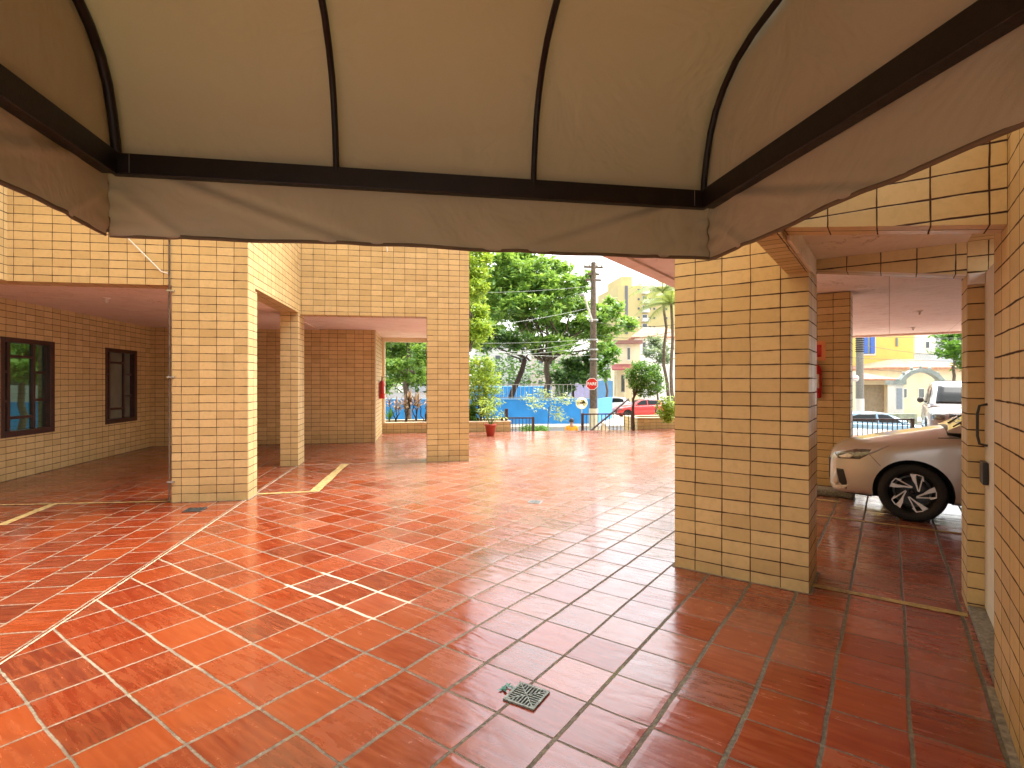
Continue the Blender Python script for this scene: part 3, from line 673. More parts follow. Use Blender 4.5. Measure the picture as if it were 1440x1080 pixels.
def make_car(loc, ang, paint, label, cat='car', L=4.02, H=1.46, Wd=.875, wheel_r=.31, fwx=.80, wb=2.53, kind='hatch', detail=True, group='cars', ride=0.0):
    """local +X forward, origin on the ground under the middle"""
    e = empty('parked_car', (0, 0, 0), 0, label, cat, group)
    k = H / 1.46; w = Wd
    hx = lambda s: L / 2 - s
    sc = L / 4.02
    if kind == 'hatch':
        st = [(0.0, .50, .31, .58, .64), (.03, .64, .22, .64, .70), (.10, .74, .19, .685, .745), (.25, .80, .20, .735, .80), (.50, .855, .19, .80, .865), (.80, .875, .19, .855, .925), (1.08, .88, .19, .90, .985), (1.22, .88, .19, .915, 1.01),
              (1.6, .88, .19, .925, .99), (2.2, .88, .19, .94, .98), (3.0, .88, .2, .965, .99), (3.5, .875, .21, .985, 1.0), (3.8, .84, .25, .98, 1.0), (3.96, .78, .32, .94, .96), (4.02, .66, .40, .86, .88)]
        gh = [(1.10, .80, .60, .97, .975), (1.5, .80, .63, .96, 1.21), (1.98, .80, .63, .96, 1.42), (2.4, .80, .63, .96, 1.46), (3.1, .80, .62, .96, 1.45), (3.5, .79, .60, .96, 1.38), (3.72, .78, .59, .96, 1.22), (3.9, .76, .60, .95, .98)]
        glass_front = [(-.60, 1.04), (-.52, 1.36), (.52, 1.36), (.60, 1.04)]
        side = [(1.42, 1.0), (1.98, 1.34), (2.25, 1.385), (2.38, 1.385), (2.38, 1.01)]; side2 = [(2.46, 1.01), (2.46, 1.385), (3.1, 1.37), (3.4, 1.28), (3.45, 1.05)]
    else:
        st = [(0.0, .60, .40, .80, .86), (.05, .74, .30, .90, .96), (.15, .82, .27, .96, 1.02), (.40, .87, .26, 1.0, 1.06), (.9, .885, .26, 1.02, 1.09), (1.25, .885, .26, 1.04, 1.12),
              (2.2, .885, .26, 1.05, 1.1), (3.2, .885, .26, 1.06, 1.1), (3.8, .87, .28, 1.06, 1.1), (3.98, .84, .34, 1.02, 1.06), (4.02, .80, .42, .98, 1.0)]
        gh = [(1.12, .82, .66, 1.05, 1.10), (1.4, .82, .68, 1.04, 1.42), (1.75, .82, .68, 1.04, 1.74), (2.2, .82, .68, 1.04, 1.80), (3.3, .82, .67, 1.04, 1.79), (3.7, .81, .66, 1.04, 1.72), (3.9, .80, .65, 1.03, 1.08)]
        glass_front = [(-.66, 1.16), (-.58, 1.68), (.58, 1.68), (.66, 1.16)]
        side = [(1.45, 1.12), (1.78, 1.62), (2.38, 1.68), (2.38, 1.12)]; side2 = [(2.46, 1.12), (2.46, 1.68), (3.5, 1.62), (3.6, 1.14)]
    def sec(s):
        x, ww, zb, zs, zc = s; ww = ww * w / .875; mid = zb + (zs - zb) * .55
        return [(0, zb), (ww * .55, zb), (ww * .88, zb + .01), (ww * .97, zb + .07), (ww, mid - .08), (ww * 1.0, mid + .04), (ww * .985, zs - .07), (ww * .955, zs - .02), (ww * .90, zs + .005), (ww * .78, zs + (zc - zs) * .45), (ww * .45, zs + (zc - zs) * .88), (ww * .2, zc), (0, zc)]
    bm = loft([(hx(s[0] * sc), *s[1:]) for s in st], sec)
    me = bpy.data.meshes.new('body'); bm.to_mesh(me); bm.free()
    tmp = bpy.data.objects.new('tmp', me); S.collection.objects.link(tmp)
    sub = tmp.modifiers.new('s', 'SUBSURF'); sub.levels = 2; sub.render_levels = 2
    cuts = []
    fx, rx = hx(fwx), hx(fwx + wb)
    for X in (fx, rx):
        for sg in (1, -1):
            c = MB().lathe([(0, 0), (wheel_r + .045, 0), (wheel_r + .045, .40), (0, .40)], (X, sg * .62, wheel_r + .0), (0, sg, 0), 40); 
            co = c.build('cutter', M['dark'], merge=True)
            bmc = bmesh.new(); bmc.from_mesh(co.data); bmesh.ops.recalc_face_normals(bmc, faces=bmc.faces[:]); bmc.to_mesh(co.data); bmc.free()
            m = tmp.modifiers.new('b', 'BOOLEAN'); m.operation = 'DIFFERENCE'; m.object = co; m.solver = 'EXACT'; cuts.append(co)
    me2 = evalmesh(tmp)
    bpy.data.objects.remove(tmp)
    for c in cuts: bpy.data.objects.remove(c)
    me2.name = 'body'; me2.materials.clear(); me2.materials.append(paint)
    me2.polygons.foreach_set('use_smooth', [True] * len(me2.polygons))
    body = bpy.data.objects.new('body', me2); S.collection.objects.link(body); body.parent = e
    me2.materials.append(M['dark'])
    for pl_ in me2.polygons:
        c_ = pl_.center
        for X_ in (fx, rx):
            r_c = math.hypot(c_.x - X_, c_.z - wheel_r)
            if r_c < wheel_r + .052 and (abs(pl_.normal.y) < .55 or abs(c_.y) < .70): pl_.material_index = 1
    try: me2.set_sharp_from_angle(angle=math.radians(38))
    except Exception: pass
    def gsec(s):
        x, wb_, wt, zb, zt = s; f = w / .875; wb_ *= f; wt *= f
        return [(0, zb), (wb_ * .6, zb), (wb_, zb), (wb_ + (wt - wb_) * .5, zb + (zt - zb) * .5), (wt, zb + (zt - zb) * .93), (wt * .86, zt - .012), (wt * .4, zt), (0, zt)]
    bm = loft([(hx(s[0] * sc), *s[1:]) for s in gh], gsec); me = bpy.data.meshes.new('cabin'); bm.to_mesh(me)
    me.materials.append(paint); me.polygons.foreach_set('use_smooth', [True] * len(me.polygons))
    try: me.set_sharp_from_angle(angle=math.radians(42))
    except Exception: pass
    cab = bpy.data.objects.new('cabin', me); S.collection.objects.link(cab); cab.parent = e
    gb = BVHTree.FromBMesh(bm); bm.free()
    bmb = bmesh.new(); bmb.from_mesh(me2); bb = BVHTree.FromBMesh(bmb); bmb.free()
    X = lambda pl: [(hx(a * sc), z) for a, z in pl]
    decal(gb, glass_front, 'front', .006, M['car_glass'], 'windscreen', e)
    decal(gb, [(a * .95, z) for a, z in glass_front], 'back', .006, M['car_glass'], 'rear_window', e)
    decal(gb, X(side), 'side', .006, M['car_glass'], 'side_window', e, True); decal(gb, X(side2), 'side', .006, M['car_glass'], 'side_window', e, True)
    hz = 0 if kind == 'hatch' else .24
    if kind == 'hatch':
        hl = [(.075, .665), (.30, .735), (.44, .745), (.40, .68), (.33, .63), (.12, .615)]
        for h_ in decal(bb, X(hl), 'side', .006, M['headlight'], 'headlight', e, True, 4):
            pass
        if detail:
            decal(bb, X([(.13, .64), (.22, .68), (.27, .665), (.24, .635), (.15, .625)]), 'side', .010, M['lamp_white'], 'lamp_reflector', e, True, 2)
            decal(bb, X([(.30, .735), (.60, .80), (.44, .70), (.40, .68)]), 'side', .004, paint, 'fender_crease', e, True, 2)
            decal(bb, X([(.10, .50), (.17, .50), (.205, .36), (.20, .27), (.13, .34)]), 'side', .005, M['black'], 'fog_recess', e, True, 3)
            decal(bb, X([(.03, .33), (.10, .47), (.13, .34), (.09, .30)]), 'side', .008, paint, 'bumper_blade', e, True, 2)
            decal(bb, X([(.035, .335), (.11, .30), (.23, .33), (.18, .275), (.07, .265)]), 'side', .009, M['lamp_white'], 'bumper_trim', e, True, 3)
            decal(bb, X([(.44, .205), (.20, .20), (.18, .225), (.44, .235)]), 'side', .006, M['black'], 'lower_lip', e, True, 2)
            decal(bb, X([(.41, .70), (.52, .575), (.525, .575), (.415, .70)]), 'side', .003, M['black'], 'panel_gap', e, True, 2)
            decal(bb, X([(1.02, .905), (1.40, .93), (1.40, .927), (1.02, .902)]), 'side', .003, M['black'], 'panel_gap', e, True, 2)
        decal(bb, [(-.60, .60), (.60, .60), (.58, .36), (-.58, .36)], 'front', .006, M['black'], 'grille', e, False, 3)
        decal(bb, [(-.20, .38), (.20, .38), (.20, .28), (-.20, .28)], 'front', .010, M['white'], 'number_plate', e, False, 2)
        decal(bb, [(hx(1.10), -.70), (hx(1.10), .70), (hx(1.20), .78), (hx(1.26), .6), (hx(1.26), -.6), (hx(1.20), -.78)], 'top', .004, M['black'], 'cowl', e, False, 3)
        if detail:
            for y0 in (.55, -.1):
                MB().tube([(hx(1.16), y0, 1.02), (hx(1.30), y0 - .25, 1.10), (hx(1.28), y0 - .45, 1.085)], .008, 6).build('wiper', M['black'], e)
    else:
        for sg in (1, -1):
            decal(bb, [(sg * .52, .94), (sg * .80, .92), (sg * .80, .74), (sg * .54, .76)], 'front', .01, M['headlight'], 'headlight', e, False, 2)
        decal(bb, [(-.45, .92), (.45, .92), (.42, .66), (-.42, .66)], 'front', .008, M['black'], 'grille', e, False, 3)
        decal(bb, [(-.30, .86), (.30, .86), (.30, .74), (-.30, .74)], 'front', .02, plain('grille_bar', (.35, .30, .2), .4), 'grille_bar', e, False, 2)
        decal(bb, [(-.24, .60), (.24, .60), (.24, .48), (-.24, .48)], 'front', .012, M['white'], 'number_plate', e, False, 2)
    for sg in (1, -1):
        m = MB().lathe([(0, 0), (.07, .01), (.085, .05), (.08, .09), (.0, .11)], (hx(1.5 * sc), sg * (w + .10), 1.03 + hz * .9), (1, 0, 0), 14)
        m.bar((hx(1.52 * sc), sg * (w - .06), .97 + hz * .9), (hx(1.52 * sc), sg * (w + .08), 1.01 + hz * .9), .04, .03)
        m.build('mirror', M['black'] if kind != 'hatch' else paint, e)
        for X_ in (2.1, 3.0): MB().bar((hx((X_ + .1) * sc), sg * (w + .012), .83 + hz), (hx((X_ - .06) * sc), sg * (w + .012), .835 + hz), .018, .022).build('door_handle', paint, e)
    decal(bb, [(-.78, .90 + hz * .5), (-.78, .70 + hz * .5), (-.50, .72 + hz * .5), (-.50, .88 + hz * .5)], 'back', .008, M['tail'], 'tail_lamp', e, True, 2)
    # door shut lines
    for a in (1.38, 2.42, 3.3):
        decal(bb, X([(a, .26), (a + .006, .26), (a + .006, .93 + hz * .5), (a, .93 + hz * .5)]), 'side', .002, M['black'], 'door_gap', e, True, 2)
    for X_ in (fx, rx):
        for sg in (1, -1):
            we = empty('wheel', (X_, sg * (w - .13), wheel_r)); we.parent = e
            o_ = (0, 0, 0); d_ = (0, sg, 0); R = wheel_r
            def add(mb, nm, mat):
                o = mb.build(nm, mat); o.parent = we
            add(MB().lathe([(R * .68, -.09), (R * .85, -.10), (R * .97, -.085), (R, -.05), (R, .05), (R * .975, .082), (R * .92, .098), (R * .80, .102), (R * .70, .092), (R * .68, .07)], o_, d_, 48), 'tyre', M['tyre'])
            r = MB().lathe([(0, -.02), (R * .20, -.02), (R * .55, -.05), (R * .64, .0), (R * .66, .075), (R * .70, .088)], o_, d_, 40); add(r, 'rim', M['rim_dark'])
            if detail:
                sp = MB()
                def pol(rr, th, dd): return Vector((rr * R * math.cos(th), sg * dd, rr * R * math.sin(th)))
                def plate(pts, d0, d1):
                    A = [pol(r_, t_, d1) for r_, t_ in pts]; B = [pol(r_, t_, d0) for r_, t_ in pts]
                    sp.face(A); sp.face(list(reversed(B)))
                    for i in range(len(A)): sp.face([A[i], B[i], B[(i + 1) % len(A)], A[(i + 1) % len(A)]])
                for q in range(5):
                    t0 = q * math.tau / 5 + .25; g = lambda dg: t0 + math.radians(dg)
                    plate([(.66, g(-2)), (.66, g(13)), (.50, g(16)), (.34, g(26)), (.30, g(20)), (.44, g(4))], .055, .078)
                    plate([(.34, g(26)), (.30, g(20)), (.16, g(68)), (.19, g(76))], .05, .072)
                    sp.bar(pol(.655, g(30), .072), pol(.19, g(76), .068), R * .035, .02, (0, 1, 0))
                    sp.bar(pol(.66, g(13), .076), pol(.655, g(30), .074), R * .03, .016, (0, 1, 0))
                    sp.bar(pol(.655, g(30), .072), pol(.52, g(40), .07), R * .03, .016, (0, 1, 0))
                add(sp, 'spokes', M['rim_bright'])
                for q in range(5):
                    a = q * math.tau / 5; nb = MB().lathe([(0, .03), (.011, .03), (.011, .0)], (R * .12 * math.cos(a), 0, R * .12 * math.sin(a)), d_, 8)
                    if q == 0: nuts = nb
                    else:
                        base = len(nuts.v); nuts.v += nb.v; nuts.f += [tuple(i + base for i in f) for f in nb.f]; nuts.uv += nb.uv; nuts.sm += nb.sm
                add(MB().lathe([(0, .035), (.026, .035), (.03, .0)], o_, d_, 18), 'hub_cap', M['rim_dark'])
                add(MB().lathe([(.07, -.045), (.20 * R / .31, -.045), (.20 * R / .31, -.06)], o_, d_, 30), 'brake_disc', M['metal'])
            al = MB().grid([[((R + .043) * math.cos(t_), sg * y_, (R + .043) * math.sin(t_)) for t_ in [math.radians(-12 + 204 * q / 30) for q in range(31)]] for y_ in (-.25, .055)]); al2 = al.build('wheel_arch', M['dark']); al2.location = (X_, sg * (w - .13), wheel_r); al2.parent = e
            al2.data.transform(Matrix.Identity(4))
    e.location = loc; e.rotation_euler = (0, 0, ang)
    return e

def carpaint(name, col, metal=.6):
    t = NT(name); g = t.geo(); fl = t.noise(g, 400, 2)
    t.set('Base Color', t.mix(t.M('MULTIPLY', fl, .25), C4(*col), C4(*[c * .75 for c in col]))); t.set('Metallic', metal); t.set('Roughness', .32)
    t.set('Coat Weight', .8); t.set('Coat Roughness', .07); return t.m
M['car_glass'] = plain('car_glass', (.015, .018, .018), .08, 0, .05, 2, 0, Specular_IOR_Level=.25)
M['headlight'] = plain('headlight_lens', (.10, .11, .10), .06, .2, .5, 30, 0, Coat_Weight=1.0)
M['lamp_white'] = plain('lamp_silver', (.80, .78, .72), .25, .2, .2, 40); M['chrome'] = plain('bright_metal', (.75, .73, .70), .12, .9, .1); M['tyre'] = plain('tyre_rubber', (.018, .017, .016), .75, 0, .2, 30)
M['rim_dark'] = plain('rim_dark_paint', (.03, .028, .026), .35, .4, .2, 20); M['rim_bright'] = plain('rim_machined', (.72, .66, .60), .35, .35, .1, 30)
M['tail'] = plain('tail_lamp_red', (.35, .01, .01), .15)
silver = carpaint('silver_paint', (.62, .58, .53), .4)
cp = UV(1.41, 7.93)
make_car((cp.x, cp.y, 0), math.radians(135), silver, 'silver hatchback with two-tone alloy wheels parked nose out in the covered bay at right', group='parked cars')
sp_ = UV(1.75, 20.45, -.28)
make_car(tuple(sp_), math.radians(-135), carpaint('pearl_paint', (.30, .28, .28), .3), 'silver white off-road vehicle facing the camera beyond the parking roof', 'car', L=4.3, H=1.8, Wd=.90, wheel_r=.37, fwx=.9, wb=2.7, kind='suv', detail=False, group='parked cars')
q = P(899, 0, 42); make_car((q.x, q.y, STREET), math.radians(176), carpaint('red_paint', (.50, .02, .015), .1), 'red car parked across the street behind the clipped round tree', detail=False, group='parked cars')
q = P(856, 0, 47); make_car((q.x, q.y, STREET), math.radians(150), carpaint('white_paint_car', (.75, .76, .76), .0), 'white car parked past the end of the blue wall', detail=False, group='parked cars')
q = P(1237, 0, 24); make_car((q.x, q.y, STREET), math.radians(-20), carpaint('blue_paint', (.20, .34, .46), .3), 'pale blue car on the street behind the right railing', detail=False, group='parked cars')

# ================================================================ driveway and street
dw = MB(UV).box(-1.5, 14, 17.72, 24, -.9, -.28); o = dw.build('driveway', M['concrete']); tag(o, kind='structure')
rd = MB(); rd.face([(-60, 20.5, STREET), (90, 20.5, STREET), (90, 31, STREET), (-60, 31, STREET)]); tag(rd.build('road', M['asphalt']), kind='structure')
tag(MB().box(-60, 90, 31, 38, STREET - .1, STREET + .12).build('pavement', M['concrete']), kind='structure')
tag(MB().box(-60, 90, 18.9, 20.5, STREET - .1, STREET + .12).build('pavement', M['concrete']), kind='structure')
far = MB(); far.face([(-400, -200, STREET - .03), (400, -200, STREET - .03), (400, 500, STREET - .03), (-400, 500, STREET - .03)]); tag(far.build('ground', M['asphalt']), kind='structure')
st = MB()
for k in range(7): st.box(3.32, 4.86, CE + .3 * k + .002, CE + .3 * (k + 1), -1.25, -.165 * (k + 1) - .01)
tag(st.build('steps', M['concrete']), kind='structure')
sl = MB(); sl.hexa([(4.9, CE + .02, -1.2), (6.62, CE + .02, -1.2), (6.62, 19, -1.2), (4.9, 19, -1.2), (4.9, CE + .02, -.02), (6.62, CE + .02, -.02), (6.62, 19, -1.1), (4.9, 19, -1.1)])
tag(sl.build('side_ramp', M['concrete']), kind='structure')
wd = MB(); a = P(836, 606, 16.5); c = P(868, 606, 16.5); t_ = P(848, 593, 16.8)
wd.face([a + Vector((0, 0, -.3)), c + Vector((0, 0, -.3)), t_]); wd.face([c + Vector((0, 0, -.3)), c + Vector((.2, 1.5, -.9)), t_]); wd.face([a + Vector((0, 0, -.3)), t_, a + Vector((.2, 1.5, -.9))]); wd.face([a + Vector((.2, 1.5, -.9)), t_, c + Vector((.2, 1.5, -.9))])
tag(wd.build('sloped_block', M['cream']), 'pale cream sloped concrete block beside the steps at the court edge', 'block')

def planter(name, x0, x1, y0, y1, h, label):
    e = empty(name, ((x0 + x1) / 2, y0, 0), 0, label, 'planter', 'tiled planters')
    b = MB().box(x0, x1, y0, y0 + .12, -1.2, h - .03, .05).box(x0, x1, y1 - .12, y1, -1.2, h - .03).box(x0, x0 + .12, y0 + .12, y1 - .12, -1.2, h - .03).box(x1 - .12, x1, y0 + .12, y1 - .12, -1.2, h - .03)
    b.build('wall', M['tile'], e)
    c = MB().box(x0 - .01, x1 + .01, y0 - .01, y0 + .13, h - .03, h).box(x0 - .01, x1 + .01, y1 - .13, y1 + .01, h - .03, h).box(x0 - .01, x0 + .13, y0 + .13, y1 - .13, h - .03, h).box(x1 - .13, x1 + .01, y0 + .13, y1 - .13, h - .03, h)
    c.build('coping', M['cream'], e); MB().box(x0 + .12, x1 - .12, y0 + .12, y1 - .12, -.2, h - .06).build('soil', M['soil'], e)
planter('planter', -2.2, 2.62, 15.86, 17.1, .31, 'long low tiled planter at the far edge of the court behind the left columns')
planter('planter', 6.66, 10.2, 15.80, 17.0, .37, 'low tiled planter at the far right of the court beside the big column')

# ---------------------------------------------------------------- railings
def railing(p0, p1, z0, z1, n, label, posts=(), group='brown metal railings'):
    e = empty('railing', (p0[0], p0[1], z0), 0, label, 'railing', group)
    p0 = Vector((p0[0], p0[1], 0)); p1 = Vector((p1[0], p1[1], 0)); d = p1 - p0
    z = Vector((0, 0, 1))
    MB().bar(p0 + z * z1, p1 + z * z1, .045, .04).build('top_rail', M['rail'], e)
    MB().bar(p0 + z * (z0 + .08), p1 + z * (z0 + .08), .035, .03).build('bottom_rail', M['rail'], e)
    for i in range(1, n): 
        q = p0 + d * i / n; MB().bar(q + z * (z0 + .08), q + z * (z1 - .015), .018).build('bar', M['rail'], e)
    for t in (0, 1): 
        q = p0 + d * t; MB().bar(q + z * z0, q + z * (z1 + .03), .07).build('post', M['rail'], e)
    return e
a, c = P(706, 600, 16.35), P(749.5, 600, 16.35); railing(a, c, -.6, .385, 9, 'short brown railing left of the steps at the far court edge')
a, c = P(819, 600, 16.35), P(889, 600, 16.6); railing(a, c, -.6, .50, 13, 'brown railing right of the steps behind the clipped tree stem')
a, c = P(1192, 600, 14.9), P(1283, 600, 14.9); railing(a, c, -.28, .44, 13, 'dark railing behind the silver hatchback at right')
hr = MB(); a = P(829, 607, 16.4); c = P(884, 561, 17.2); hr.bar(a, c, .05, .045); tag(hr.build('handrail', M['rail']), 'slanting brown handrail rising to the right in front of the blue wall', 'handrail')
ps = P(712, 600, 16.2); pp = MB().bar((ps.x, ps.y, -.3), (ps.x, ps.y, .68), .09); tag(pp.build('fence_post', M['rail']), 'dark square post beside the potted plant at the left railing', 'post')

# ---------------------------------------------------------------- blue wall, fence, containers
bwx = empty('boundary_wall', P(760, 598, 34), 0, 'bright blue painted wall across the street', 'wall')
def wall_px(pxa, pxb, Za, Zb, z0, z1, th, name, mat, par):
    A = P(pxa, 0, Za); B = P(pxb, 0, Zb); A.z = B.z = 0; d = (B - A).normalized(); n = Vector((-d.y, d.x, 0)); L = (B - A).length
    fr = lambda a, b2, z: A + d * a + n * b2 + Vector((0, 0, z))
    return MB(fr).box(0, L, 0, th, z0, z1).build(name, mat, par)
wall_px(380, 838, 33, 34, STREET, .38, .25, 'wall_panel', M['blue'], bwx); wall_px(-260, 380, 27, 33, STREET, .38, .25, 'wall_panel', M['blue'], bwx); wall_px(838, 861, 33.99, 39, STREET, .38, .25, 'wall_panel', plain('blue_light_paint', (.05, .26, .62), .6), bwx)
wall_px(380, 838.5, 32.97, 33.97, .381, .44, .30, 'coping', plain('pale_blue', (.25, .45, .66), .7), bwx)
f2 = empty('wire_fence', P(740, 550, 34.2), 0, 'thin metal fence standing on the blue wall', 'fence')
fm = MB()
for k in range(40):
    pz = P(600 + k * 6, 0, 34.25 - .0); fm.bar((pz.x, pz.y, .44), (pz.x, pz.y, 1.35), .03)
fo = fm.build('bars', M['metal'], f2)
for z in (.5, 1.33): a, c = P(600, 0, 34.25), P(836, 0, 34.25); MB().bar((a.x, a.y, z), (c.x, c.y, z), .04).build('rail', M['metal'], f2)
wall_o = wall_px(640, 775, 46, 46, STREET, 1.1, 3, 'storage_container', M['blue'], None); tag(wall_o, 'blue shed side seen between tree trunks behind the fence', 'shed')
wall_o = wall_px(803, 832, 44, 44, STREET, 1.35, 3, 'storage_container', plain('lilac_panel', (.38, .36, .62), .6), None); tag(wall_o, 'lilac panel left of the utility pole behind the blue wall', 'shed')
wall_o = wall_px(838, 862, 50, 50, STREET, 1.6, 3, 'storage_container', plain('slate_blue', (.10, .25, .42), .6), None); tag(wall_o, 'slate blue shed right of the utility pole', 'shed')

# ---------------------------------------------------------------- utility poles, signs, wires
def pole(px, Z, r0, r1, ztop, label, paint_to=None):
    b = P(px, 0, Z); e = empty('utility_pole', (b.x, b.y, STREET), 0, label, 'utility pole', 'utility poles')
    MB().tube([(b.x, b.y, STREET + .1), (b.x, b.y, ztop)], [r0, r1], 14).build('shaft', M['bark'] if paint_to else M['stone'], e)
    if paint_to: MB().lathe([(r0 + .012, STREET + .1), (r0 + .008, paint_to)], (b.x, b.y, 0), (0, 0, 1), 16).build('painted_band', M['cream'], e)
    return e, b
e, b = pole(834.5, 27, .22, .12, 7.6, 'tall brown utility pole with white painted foot and stop sign', .15)
for z, w_ in ((7.35, .5), (6.7, .4), (7.0, .3)): MB().bar((b.x - w_, b.y, z), (b.x + w_, b.y, z), .09, .1).build('crossarm', M['bark'], e)
for dx in (-.45, -.2, .2, .45): MB().lathe([(.03, 0), (.07, .05), (.05, .1), (.07, .15), (.02, .22)], (b.x + dx, b.y, 7.4), (0, 0, 1), 10).build('insulator', M['white'], e)
for z in (2.6, 3.1, 3.6, 4.6): MB().lathe([(.235, z), (.25, z + .04), (.235, z + .08)], (b.x, b.y, 0), (0, 0, 1), 12).build('band', M['metal'], e)
la = P(833, 452, 26.8); lb = P(821, 415, 26.0); lh = P(818, 414, 25.6)
sl = empty('street_lamp', la, 0, 'white street lamp arm fixed to the brown utility pole', 'street lamp')
MB().tube([la, la.lerp(lb, .5), lb], .05, 8).build('arm', M['white'], sl); MB().bar(lb, lh, .22, .10).build('lamp_head', M['metal'], sl)
ss = empty('stop_sign', P(832.5, 540, 26.5), 0, 'red octagonal stop sign on the utility pole', 'sign')
oc = MB(); cc = P(832.5, 540, 26.55); rx_ = Vector((RC[0], RC[1], 0)); fz = Vector((FC[0], FC[1], 0))
def octo(r, off, th):
    m = MB(); A = [cc - fz * off + (rx_ * math.cos(t) + Vector((0, 0, 1)) * math.sin(t)) * r for t in [math.pi / 8 + k * math.pi / 4 for k in range(8)]]
    B = [p + fz * th for p in A]; m.face(A); m.face(list(reversed(B)))
    for i in range(8): m.face([A[i], B[i], B[(i + 1) % 8], A[(i + 1) % 8]])
    return m
octo(.32, .0, .02).build('border', M['white'], ss); octo(.29, .006, .005).build('face', M['redpaint'], ss)
def text(s, loc, size, mat, parent, rot, name='lettering'):
    cu = bpy.data.curves.new(name, 'FONT'); cu.body = s; cu.size = size; cu.align_x = 'CENTER'; cu.align_y = 'CENTER'; cu.extrude = .004; cu.offset = size * .02
    o = bpy.data.objects.new(name, cu); S.collection.objects.link(o); me = evalmesh(o); bpy.data.objects.remove(o); me.materials.clear(); me.materials.append(mat)
    o = bpy.data.objects.new(name, me); S.collection.objects.link(o); o.location = loc; o.rotation_euler = rot; adopt(o, parent); return o
text('PARE', cc - fz * .012, .21, M['white'], ss, (math.pi / 2, 0, -YAW))
tm = empty('traffic_mirror', P(818, 567, 20), 0, 'round traffic mirror with pale rim reflecting greenery above the steps', 'mirror')
MB().lathe([(0, -.05), (.12, -.045), (.19, -.02), (.205, 0)], P(818, 567, 20), FC_ := Vector((FC[0], FC[1], 0)), 24).build('mirror_face', plain('convex_mirror', (.7, .75, .6), .05, 1, .05), tm)
MB().lathe([(.20, -.02), (.225, -.01), (.225, .03), (.2, .03)], P(818, 567, 20), FC_, 24).build('rim', M['cream'], tm)
c = P(818, 575, 20.04); MB().tube([c, (c.x, c.y, STREET + .1)], .025, 8).build('post', M['metal'], tm)
e, b = pole(1209, 30, .21, .16, 9, 'grey concrete utility pole seen through the right parking opening')
MB().lathe([(.225, STREET + .1), (.215, .55)], (b.x, b.y, 0), (0, 0, 1), 16).build('painted_band', M['white'], e)
for k in range(7): z = P(0, 477 + k * 3, 30).z; MB().lathe([(.20, z), (.24, z + .03), (.20, z + .06)], (b.x, b.y, 0), (0, 0, 1), 10).build('band', M['dark'], e)
ns = empty('round_sign', P(1203, 532, 29.6), 0, 'small round white traffic sign on the grey utility pole', 'sign')
nc = P(1203.3, 532, 29.5); MB().lathe([(0, 0), (.19, 0), (.19, .02), (0, .02)], nc, FC_, 24).build('plate', M['white'], ns)
MB().bar(nc - FC_ * .004 - rx_ * .12, nc - FC_ * .004 + rx_ * .12, .04, .006, FC_).build('bar', plain('faded_red', (.6, .2, .2), .6), ns)
def wire(a, b2, sag_, r, mat, label):
    pts = []
    for k in range(17): t = k / 16; p = a.lerp(b2, t); p.z -= sag_ * 4 * t * (1 - t); pts.append(p)
    o = MB().tube(pts, r, 5).build('wire', mat); tag(o, label, 'wire', 'overhead wires'); return o
wm = plain('pale_cable', (.40, .42, .37), .5); wk = plain('dark_cable', (.04, .04, .045), .5)
wn_ = [((540, 405, 30), (834, 402, 27), .3, wm, 'topmost pale wire crossing the big tree'), ((655, 462, 24), (834, 432, 27), .1, wm, 'slanting pale wire left of the utility pole'),
       ((560, 478, 30), (834, 477, 27), .2, wm, 'level pale wire at mid height across the big tree'), ((690, 497, 26), (834, 478, 27), .1, wm, 'upper of three rising wires by the tree trunks'),
       ((690, 500, 26), (834, 487, 27), .1, wm, 'middle of three rising wires by the tree trunks'), ((690, 493, 24), (836, 499, 27), .15, wm, 'lowest of the wires at the tree trunks'),
       ((834, 452, 27), (960, 455, 24), .2, wk, 'wire running right from the utility pole in front of the houses'), ((834, 470, 27), (960, 462, 24), .3, wk, 'lower wire running right from the utility pole'),
       ((1150, 469, 26), (1420, 475, 26), .1, wk, 'thick dark wire just under the right parking roof'), ((1150, 500, 28), (1420, 508, 28), .1, wk, 'wire crossing the yellow house and red roof'),
       ((1209, 484, 30), (1420, 500, 34), .3, wk, 'thin wire leaving the grey pole to the right'), ((1150, 507, 29), (1300, 522, 33), .2, wk, 'low wire before the small tiled roof')]
for a, c, s_, m_, lb_ in wn_: wire(P(*a), P(*c), s_, .010 if m_ is wm else .011, m_, lb_)

# ---------------------------------------------------------------- houses
def facing(px, Z, yaw=0):
    b = P(px, 0, Z); a = -YAW + math.radians(yaw); ex = Vector((math.cos(a), math.sin(a), 0)); ey = Vector((-math.sin(a), math.cos(a), 0))
    return lambda x, y, z: Vector((b.x, b.y, 0)) + ex * x + ey * y + Vector((0, 0, z))
def hz_(py, Z): return CAMH - (py - 537) * Z / FPX
def win(fr, x, z0, w_, h, parent, glass=None, frame=None, nm='window'):
    o = MB(fr).box(x - w_ / 2, x + w_ / 2, -.06, -.002, z0, z0 + h).build(nm, frame or M['white'], parent)
    MB(fr).box(x - w_ / 2 + w_ * .09, x + w_ / 2 - w_ * .09, -.075, -.061, z0 + h * .07, z0 + h * .93).build('pane', glass or M['glass_out'], o)
    return o
towerm = plain('pale_yellow_render', (.60, .49, .22), .8, 0, .08, .2); housem = plain('cream_render', (.70, .60, .40), .8, 0, .1, 1)
rooft = NT('roof_tiles'); g_ = rooft.geo(); rooft.set('Base Color', rooft.ramp(rooft.noise(g_, 3, 5, .7), [(.3, (.34, .13, .07)), (.7, (.58, .30, .18))])); rooft.set('Roughness', .85); rooft.bump(rooft.noise(g_, 12, 3), .05); M['roof'] = rooft.m
Z = 110; fr = facing(899, Z, 8); k = Z / FPX
